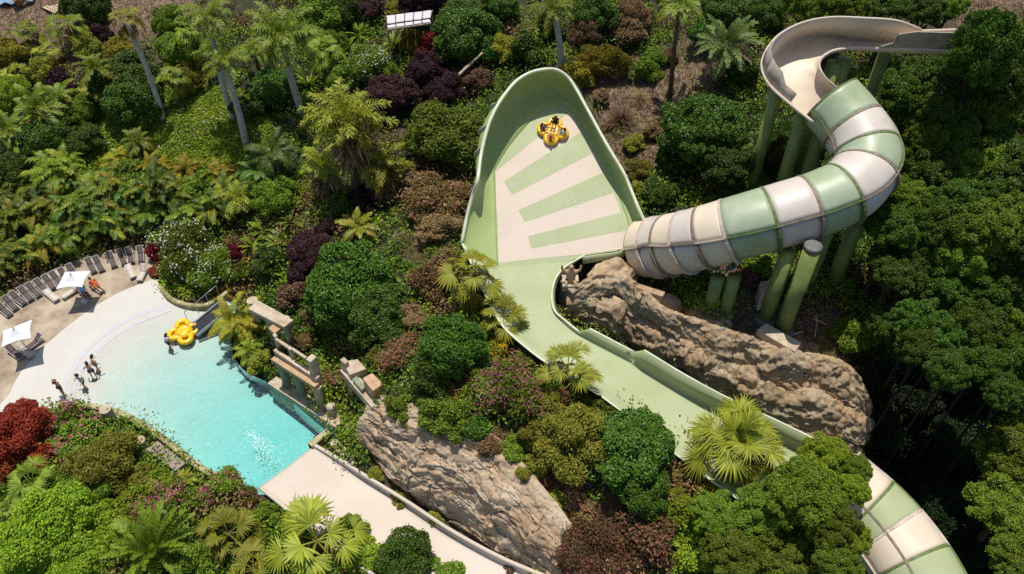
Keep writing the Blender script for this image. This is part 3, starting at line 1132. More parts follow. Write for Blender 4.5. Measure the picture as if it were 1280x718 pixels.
for k in range(4):   # dense rounded bushes and trees, radius 3 m
    add_proto('big', crown_mesh('leaf_mass', 10 + k, 3, 3, 2.5, 80 + 8 * k, .235, 17000, .22, .125, 1.7, jit=.65), 3.0, .55)
for k in range(3):   # looser crowns
    add_proto('loose', crown_mesh('leaf_mass', 20 + k, 3, 3, 2.3, 70, .22, 12000, .25, .11, 1.6, jit=.85), 3.0, .5)
for k in range(4):   # small shrubs, radius 1.4 m
    add_proto('small', crown_mesh('leaf_mass', 30 + k, 1.4, 1.4, 1.1, 26, .30, 4600, .19, .10, .7, jit=.7), 1.4, .5)
for k in range(3):
    add_proto('smallfl', crown_mesh('leaf_mass', 40 + k, 1.4, 1.4, 1.15, 14, .40, 3000, .19, .10, .7, flowers=420, fsize=.12, jit=.7), 1.4, .5)
for k in range(2):
    add_proto('bigfl', crown_mesh('leaf_mass', 45 + k, 3, 3, 2.4, 26, .36, 9000, .26, .12, 1.6, flowers=420, fsize=.2, jit=.7), 3.0, .5)
for k in range(4):   # tall spreading trees, radius 4 m
    add_proto('tree', crown_mesh('tree_crown', 50 + k, 4, 4, 2.9, 170, .165, 32000, .25, .14, 0, low=-.6, jit=.75), 4.0, 0)


# strap, blade and paddle leaves -------------------------------------------------
def strips(paths, widths, cup=0.0):
    """paths (k, m, 3), widths (k, m) -> ribbon quads lying roughly face up"""
    k, m, _ = paths.shape
    t = np.gradient(paths, axis=1)
    s = np.cross(t, np.array([0, 0, 1.0]))
    bad = np.linalg.norm(s, axis=2) < 1e-3
    s[bad] = (1, 0, 0)
    s = unit(s)
    n = unit(np.cross(s, t))
    w = widths[..., None] / 2
    V = np.stack([paths - s * w + n * w * cup, paths + s * w + n * w * cup], 2)
    idx = np.arange(k * m * 2).reshape(k, m, 2)
    F = np.stack([idx[:, :-1, 0], idx[:, :-1, 1], idx[:, 1:, 1], idx[:, 1:, 0]], -1).reshape(-1, 4)
    return V.reshape(-1, 3), F


def arcs(rng, k, L, e0, e1, droop, m, base=.0, az=None):
    """k arching curves from the origin: length L, start elevation e0..e1, bending down by droop radians"""
    az = rng.uniform(0, 2 * math.pi, k) if az is None else az
    el = rng.uniform(e0, e1, k)
    L = L * rng.uniform(.75, 1.1, k)
    s = np.linspace(0, 1, m)
    ang = el[:, None] - droop * (s[None] ** 1.4) * rng.uniform(.7, 1.25, k)[:, None]
    st = L[:, None] / (m - 1)
    r = np.cumsum(np.cos(ang) * st, 1) - np.cos(ang) * st + base
    z = np.cumsum(np.sin(ang) * st, 1) - np.sin(ang) * st
    return np.stack([r * np.cos(az)[:, None], r * np.sin(az)[:, None], z], 2), az, L


def rosette_mesh(name, seed, k, L, W, e0, e1, droop, mat, m=5, cup=.3):
    rng = np.random.default_rng(seed)
    p, az, LL = arcs(rng, k, L, e0, e1, droop, m, .04)
    w = W * np.interp(np.linspace(0, 1, m), [0, .4, .85, 1], [.55, 1, .5, .06])[None] * np.ones((k, 1))
    V, F = strips(p, w, cup)
    return mesh_np(name, V, F, mat)


def plume(rng, rachis, nl, LL, W, droop=.5, vee=.5, prof=None, ragged=.15):
    """feather leaf: leaflets along a rachis (m,3); returns V,F"""
    m = len(rachis)
    s = np.linspace(0, 1, m)
    f = np.linspace(.14, .985, nl)
    c = np.stack([np.interp(f, s, rachis[:, i]) for i in range(3)], 1)
    t = np.gradient(rachis, axis=0)
    t = unit(np.stack([np.interp(f, s, t[:, i]) for i in range(3)], 1))
    sd = unit(np.cross(t, np.array([0, 0, 1.0])))
    up = np.cross(sd, t)
    prof = prof if prof is not None else np.interp(f, [0, .3, .6, 1], [.55, 1, .95, .35])
    Vs, Fs, o = [], [], 0
    for sg in (-1, 1):
        a = unit(sd * sg + t * (.55 + .5 * f[:, None]) + up * (vee + rng.normal(size=(nl, 1)) * ragged) + rng.normal(size=(nl, 3)) * ragged * .6)
        ln = (LL * prof * rng.uniform(.85, 1.1, nl))[:, None]
        mid = c + a * ln * .5
        tip = c + a * ln - np.array([0, 0, 1.0]) * ln * droop
        wv_ = unit(np.cross(a, up)) * W * .5
        V = np.stack([c - wv_ * .4, mid - wv_, tip, mid + wv_, c + wv_ * .4], 1).reshape(-1, 3)
        i = np.arange(nl)[:, None] * 5
        F = np.vstack([i + np.array([[0, 1, 3, 4]]), i + np.array([[1, 2, 2, 3]])])
        Vs.append(V)
        Fs.append(F + o)
        o += len(V)
    # rachis ribbon
    V, F = strips(rachis[None], np.linspace(.09, .02, m)[None])
    Vs.append(V)
    Fs.append(F + o)
    return np.vstack(Vs), np.vstack(Fs)


def fix_tri(V, F, mats, mi, name):
    """quads with a doubled index become triangles"""
    me = bpy.data.meshes.new(name)
    tr_ = F[:, 1] == F[:, 2]
    tot = np.where(tr_, 3, 4)
    keep = np.ones(F.shape, bool)
    keep[tr_, 2] = False
    loops = F[keep]
    me.vertices.add(len(V))
    me.vertices.foreach_set('co', np.asarray(V, np.float32).ravel())
    me.loops.add(len(loops))
    me.loops.foreach_set('vertex_index', loops.astype(np.int32))
    me.polygons.add(len(F))
    me.polygons.foreach_set('loop_start', np.r_[0, np.cumsum(tot)[:-1]].astype(np.int32))
    me.polygons.foreach_set('loop_total', tot.astype(np.int32))
    me.polygons.foreach_set('material_index', np.asarray(mi, np.int32))
    for m in mats:
        me.materials.append(m)
    me.update(calc_edges=True)
    return me


def feather_crown(name, seed, k, L, LL, W, e0, e1, droop, nl, ld=.35, vee=.45, yellow=.2, mats=('palm', 'palmy'), base=.1, az=None, ragged=.15):
    rng = np.random.default_rng(seed)
    az = az if az is not None else (np.arange(k) * 2.39996 + rng.normal(size=k) * .2)
    p, az, Ls = arcs(rng, k, L, e0, e1, droop, 9, base, az)
    el = (p[:, 2, 2] - p[:, 0, 2])
    order = np.argsort(el)
    old = set(order[:int(k * yellow)])
    Vs, Fs, mi, o = [], [], [], 0
    for i in range(k):
        V, F = plume(rng, p[i], nl, LL, W, ld, vee, ragged=ragged)
        Vs.append(V)
        Fs.append(F + o)
        o += len(V)
        mi += [1 if i in old else 0] * len(F)
    return fix_tri(np.vstack(Vs), np.vstack(Fs), [LM[a] for a in mats], mi, name)


def fan_crown(name, seed, k, Lp, r, e0, e1, droop, seg=20, yellow=.25, dead=.0, mats=('palm', 'palmy', 'dead'), split=.5, spread=2.15):
    rng = np.random.default_rng(seed)
    az = np.arange(k) * 2.39996 + rng.normal(size=k) * .25
    el = np.linspace(e1, e0, k) + rng.normal(size=k) * .1
    Vs, Fs, mi, o = [], [], [], 0
    for i in range(k):
        h = np.array([math.cos(az[i]), math.sin(az[i]), 0])
        lp = Lp * rng.uniform(.6, 1.15) * (1 - .5 * max(0, el[i]) / 1.4)
        s = np.linspace(0, 1, 6)
        ang = el[i] - droop * s ** 1.5
        st = lp / 5
        rr = np.cumsum(np.cos(ang)) * st - math.cos(ang[0]) * st + .06
        zz = np.cumsum(np.sin(ang)) * st - math.sin(ang[0]) * st
        pet = h[None] * rr[:, None] + np.array([0, 0, 1.0]) * zz[:, None]
        V, F = strips(pet[None], np.full((1, 6), .06))
        Vs.append(V)
        Fs.append(F + o)
        o += len(V)
        slot = 0
        fr = i / k
        if fr > 1 - dead:
            slot = 2
        elif fr > 1 - dead - yellow:
            slot = 1
        mi += [slot] * len(F)
        a_end = ang[-1] - .25
        t = h * math.cos(a_end) + np.array([0, 0, math.sin(a_end)])
        sd = np.array([-h[1], h[0], 0]) + np.array([0, 0, rng.normal() * .35])
        sd = sd / np.linalg.norm(sd)
        nrm_ = np.cross(sd, t) * -1
        if nrm_[2] < 0:
            nrm_ = -nrm_
        c = pet[-1]
        fa = np.linspace(-spread, spread, seg) + rng.normal(size=seg) * .03
        rl = r * (1 - .14 * (np.abs(fa) / spread) ** 2) * rng.uniform(.92, 1.06, seg) * rng.uniform(.85, 1.1)
        dv = t[None] * np.cos(fa)[:, None] + sd[None] * np.sin(fa)[:, None]
        fold = np.where(np.arange(seg) % 2 == 0, .05, -.05)[:, None]
        half = (fa[1] - fa[0]) / 2 * 1.08
        dl = t[None] * np.cos(fa - half)[:, None] + sd[None] * np.sin(fa - half)[:, None]
        dr = t[None] * np.cos(fa + half)[:, None] + sd[None] * np.sin(fa + half)[:, None]
        sag = np.array([0, 0, 1.0])
        cupv = nrm_[None] * (np.abs(np.sin(fa)) * .18)[:, None]
        A_ = np.repeat(c[None], seg, 0)
        B_ = c + (dl + cupv) * rl[:, None] * split - nrm_ * .02
        D_ = c + (dr + cupv) * rl[:, None] * split - nrm_ * .02
        M_ = c + (dv + cupv) * rl[:, None] * split + nrm_ * .05
        Tp = c + (dv + cupv) * rl[:, None] - sag * rl[:, None] * rng.uniform(.10, .38, (seg, 1))
        V = np.stack([A_, B_, M_, D_, Tp], 1).reshape(-1, 3)
        q = np.arange(seg)[:, None] * 5
        F = np.vstack([q + np.array([[0, 1, 1, 2]]), q + np.array([[0, 2, 2, 3]]), q + np.array([[1, 4, 4, 2]]), q + np.array([[2, 4, 4, 3]])])
        Vs.append(V)
        Fs.append(F + o)
        o += len(V)
        mi += [slot] * len(F)
    return fix_tri(np.vstack(Vs), np.vstack(Fs), [LM[a] for a in mats], mi, name)


CR = {  # palm crowns: list of (mesh, radius)
    'feather': [(feather_crown('frond_crown', 60 + k, 20, 3.0, .75, .085, -.3, 1.2, 1.3, 34, mats=('palm', 'palmy')), 2.9) for k in range(2)],
    'royal': [(feather_crown('frond_crown', 64 + k, 18, 3.3, .8, .075, -.1, 1.25, 1.5, 44, .45, .2, .12, ('palm', 'palmb'), ragged=.35), 3.0) for k in range(2)],
    'dark': [(feather_crown('frond_crown', 68 + k, 17, 3.0, .7, .085, -.2, 1.2, 1.3, 34, .45, .25, .0, ('palmd', 'palmy')), 2.9) for k in range(2)],
    'queen': [(feather_crown('frond_crown', 71 + k, 22, 3.2, .85, .09, -.5, 1.25, 1.5, 44, .35, .3, .2, ('palmb', 'palmy'), ragged=.5), 2.9) for k in range(2)],
    'date': [(feather_crown('frond_crown', 74 + k, 34, 2.6, .5, .07, -.5, 1.25, 1.0, 36, .15, .5, .25, ('palmg', 'dead')), 2.7) for k in range(1)],
    'cycad': [(feather_crown('frond_crown', 77, 44, 2.3, .38, .06, -.25, 1.35, .75, 40, .1, .55, .0, ('palm', 'palmy')), 2.2)],
    'fan': [(fan_crown('frond_crown', 80 + k, 17, 1.6, 1.05, -.95, 1.4, .5, seg=18, yellow=.3, dead=.1, split=.55, mats=('palmb', 'palmy', 'dead'), spread=1.75), 2.35) for k in range(3)],
    'fang': [(fan_crown('frond_crown', 83 + k, 18, 1.6, 1.05, -.95, 1.4, .5, seg=18, yellow=.18, dead=.1, split=.55, mats=('palm', 'palmb', 'dead'), spread=1.75), 2.35) for k in range(3)],
    'wash': [(fan_crown('frond_crown', 86, 38, 1.8, 1.15, -1.2, 1.45, .45, seg=22, yellow=.24, dead=.16, split=.46, mats=('palmb', 'palmy', 'dead'), spread=1.8), 2.8)],
    'fany': [(fan_crown('frond_crown', 88, 15, 1.4, 1.0, -.9, 1.3, .55, seg=17, yellow=.5, dead=.1, split=.55, mats=('palmb', 'palmy', 'dead'), spread=1.75), 2.2)],
    'fern': [(feather_crown('frond_crown', 90 + k, 12, 2.2, .5, .07, -.1, 1.0, 1.1, 34, .2, .2, .35, ('palmb', 'palmy')), 2.0) for k in range(2)],
}
SKIRT = fan_crown('dead_fronds', 95, 26, .9, 1.0, -1.55, -1.1, .25, seg=14, yellow=0, dead=1.0)


def areca_mesh(seed):
    rng = np.random.default_rng(seed)
    Vs, Fs, mi, o = [], [], [], 0
    for c in range(9):
        b = np.array([rng.normal() * .35, rng.normal() * .35, rng.uniform(.3, 1.4)])
        k = 5
        p, az, Ls = arcs(rng, k, 2.2, .45, 1.4, 1.9, 9, .02)
        for i in range(k):
            V, F = plume(rng, p[i] + b, 34, .52, .05, .45, .35)
            Vs.append(V)
            Fs.append(F + o)
            o += len(V)
            mi += [1 if rng.random() < .2 else 0] * len(F)
    return fix_tri(np.vstack(Vs), np.vstack(Fs), [LM['palmb'], LM['palmy']], mi, 'areca_fronds')


for k in range(4):
    add_proto('areca', areca_mesh(100 + k), 1.8, .75)
for k in range(2):
    me = rosette_mesh('strap_leaves', 110 + k, 60, 1.0, .11, -.1, 1.45, .9, LM['bright'])
    add_proto('rosette', me, .95, .35)
    me = rosette_mesh('grass_blades', 114 + k, 420, 1.5, .03, .25, 1.5, 1.6, LM['dry'])
    add_proto('tuft', me, 1.1, .5)
    me = rosette_mesh('paddle_leaves', 118 + k, 26, 2.2, .55, .35, 1.4, 1.2, LM['mid'], m=7, cup=.35)
    add_proto('paddle', me, 1.8, .6)
    me = rosette_mesh('agave_leaves', 122 + k, 48, .9, .16, .0, 1.4, .3, LM['palmg'], cup=.5)
    add_proto('agave', me, .85, .35)

PLACED = []


def setmat(o, *mats):
    for i, m in enumerate(mats):
        if i < len(o.material_slots):
            o.material_slots[i].link = 'OBJECT'
            o.material_slots[i].material = LM[m]


def shrub(u, v, r, kind, label, cat, name, mats, group=None, sq=1.0):
    """leafy plant whose crown centre is seen at (u, v) with radius r photo pixels"""
    lst = PROTO[kind]
    me, R0, c0 = lst[len(PLACED) % len(lst)]
    g = G(u, v)
    for _ in range(4):
        dep = px(g)[2]
        rm = r * dep / FPX
        g = G(u, v, rm * c0)
    s = rm / R0
    rng = random.Random(int(u * 7 + v * 13))
    o = mobj(name, me)
    o.location = tuple(g)
    o.rotation_euler = (rng.uniform(-.14, .14), rng.uniform(-.14, .14), rng.uniform(0, 6.28))
    o.scale = (s * rng.uniform(.82, 1.22), s * rng.uniform(.82, 1.22), s * sq * rng.uniform(.85, 1.12))
    if mats:
        setmat(o, *mats)
    tag(o, label, cat, group)
    PLACED.append(o)
    return o


def limb_mesh(h, r, seed, spread):
    """tapered trunk with limbs reaching into the crown"""
    rng = random.Random(seed)
    mb = MB()
    top = Vector((rng.uniform(-.3, .3), rng.uniform(-.3, .3), h))
    mb.tube([(0, 0, -.6), top * .5 + Vector((rng.uniform(-.2, .2), rng.uniform(-.2, .2), 0)), top], [r * 1.25, r, r * .75], 9)
    for k in range(6):
        a = k * 1.05 + rng.uniform(-.3, .3)
        e = Vector((math.cos(a) * spread, math.sin(a) * spread, h + rng.uniform(.2, 1.2) * spread * .6))
        m = top + (e - top) * .5 + Vector((0, 0, .3))
        mb.tube([top * (.8 + .2 * rng.random()), m, e], [r * .5, r * .35, r * .12], 6)
    return mb


def tree(u, v, r, h, label, mat, name='broadleaf_tree', group=None, sq=1.0, bark=None, zc=None):
    """tree whose crown centre, h m above its foot, is seen at (u, v)"""
    lst = PROTO['tree']
    me, R0, _ = lst[len(PLACED) % len(lst)]
    if zc:
        q = P(u, v, zc)
        g = np.array([q[0], q[1], H(q[0], q[1])])
        h = zc - g[2]
    else:
        g = G(u, v, h)
    rm = r * 1.15 * px(g + np.array([0, 0, h]))[2] / FPX
    s = rm / R0
    t = empty(name, tuple(g))
    tag(t, label, 'tree', group)
    c = mobj('crown', me, t, (0, 0, h))
    rng = random.Random(int(u * 7 + v * 13))
    c.rotation_euler = (0, 0, rng.uniform(0, 6.28))
    c.scale = (s, s, s * sq)
    setmat(c, mat, mat)
    limb_mesh(max(h - rm * .75, .4), (.05 if zc else .085) * rm, int(u + v), rm * .55).build('trunk', bark or m_bark, t, smooth=True)
    PLACED.append(t)
    return t


def palm(u, v, r, kind, label, base=None, h=None, trunk=.16, bark=None, name=None, group=None, skirt=0.0, tilt=0.0, cat='palm'):
    """palm with its crown heart at (u, v); base = pixel of the foot, or h = height"""
    if base is not None:
        g = G(*base)
        best, hp = 1e9, None
        for k in range(5, 400):
            q = P(u, v, g[2] + k * .05)
            dd = math.hypot(q[0] - g[0], q[1] - g[1])
            if dd < best:
                best, hp = dd, q
    else:
        g = G(u, v, h)
        hp = g + np.array([0, 0, h])
    lst = CR[kind]
    me, R0 = lst[len(PLACED) % len(lst)]
    rm = r * px(hp)[2] / FPX
    s = rm / R0
    nm = name or ('fan_palm' if kind.startswith('fan') or kind == 'wash' else 'feather_palm')
    t = empty(nm, tuple(g))
    tag(t, label, cat, group)
    top = Vector(hp - g)
    rng = random.Random(int(u * 3 + v * 5))
    mb = MB()
    n = 9
    bow = Vector((rng.uniform(-.03, .03), rng.uniform(-.03, .03), 0)) * top.length
    pts = [(top * (i / (n - 1))) + bow * math.sin(i / (n - 1) * 3.14) + Vector((0, 0, -.5 if i == 0 else 0)) for i in range(n)]
    mb.tube(pts, [trunk * (1.25 - .4 * i / (n - 1)) for i in range(n)], 10)
    mb.build('trunk', bark or m_palmbark, t, smooth=True)
    c = mobj('crown', me, t, tuple(top))
    c.rotation_euler = (rng.uniform(-.1, .3), rng.uniform(-.2, .2), rng.uniform(0, 6.28))
    c.rotation_mode = 'ZXY'
    c.scale = (s, s, s)
    if skirt:
        k = mobj('dead_fronds', SKIRT, t, tuple(top - Vector((0, 0, .15))))
        k.scale = (skirt,) * 3
        k.rotation_euler = (0, 0, rng.uniform(0, 6))
    PLACED.append(t)
    return t
# ------------------------------------------------------------------ planting, by photo pixel
STY = {  # style: (proto key big, proto key small, materials, object name, category)
    'fd': ('big', 'small', ('dark',), 'ficus_bush', 'bush'), 'fm': ('big', 'small', ('mid',), 'leafy_bush', 'bush'), 'fb': ('big', 'small', ('bright',), 'leafy_bush', 'bush'),
    'ol': ('loose', 'small', ('olive',), 'olive_bush', 'bush'), 'ye': ('loose', 'small', ('yellow',), 'croton_bush', 'bush'), 'pu': ('big', 'small', ('purple',), 'purple_shrub', 'shrub'),
    're': ('big', 'small', ('red',), 'red_shrub', 'shrub'), 'ru': ('loose', 'small', ('rust',), 'red_shrub', 'shrub'), 'dr': ('loose', 'small', ('dry',), 'dry_shrub', 'shrub'),
    'tf': ('bigfl', 'smallfl', ('tan', 'dusty'), 'flowering_shrub', 'shrub'), 'pk': ('bigfl', 'smallfl', ('mid', 'pinkf'), 'bougainvillea', 'shrub'),
    'wh': ('bigfl', 'smallfl', ('mid', 'whitef'), 'oleander', 'shrub'), 'ro': ('rosette', 'rosette', ('bright',), 'spiky_plant', 'plant'), 'ag': ('agave', 'agave', ('palmg',), 'agave', 'plant'),
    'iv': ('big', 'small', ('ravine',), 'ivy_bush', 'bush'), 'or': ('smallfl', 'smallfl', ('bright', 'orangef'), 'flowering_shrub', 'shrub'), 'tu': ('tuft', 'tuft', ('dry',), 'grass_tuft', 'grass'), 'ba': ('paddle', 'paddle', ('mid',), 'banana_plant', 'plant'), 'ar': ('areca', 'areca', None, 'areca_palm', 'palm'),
    'ay': ('areca', 'areca', ('palmy', 'palmb'), 'areca_palm', 'palm'), 'an': ('areca', 'areca', ('palm', 'palmb'), 'areca_palm', 'palm'),
}
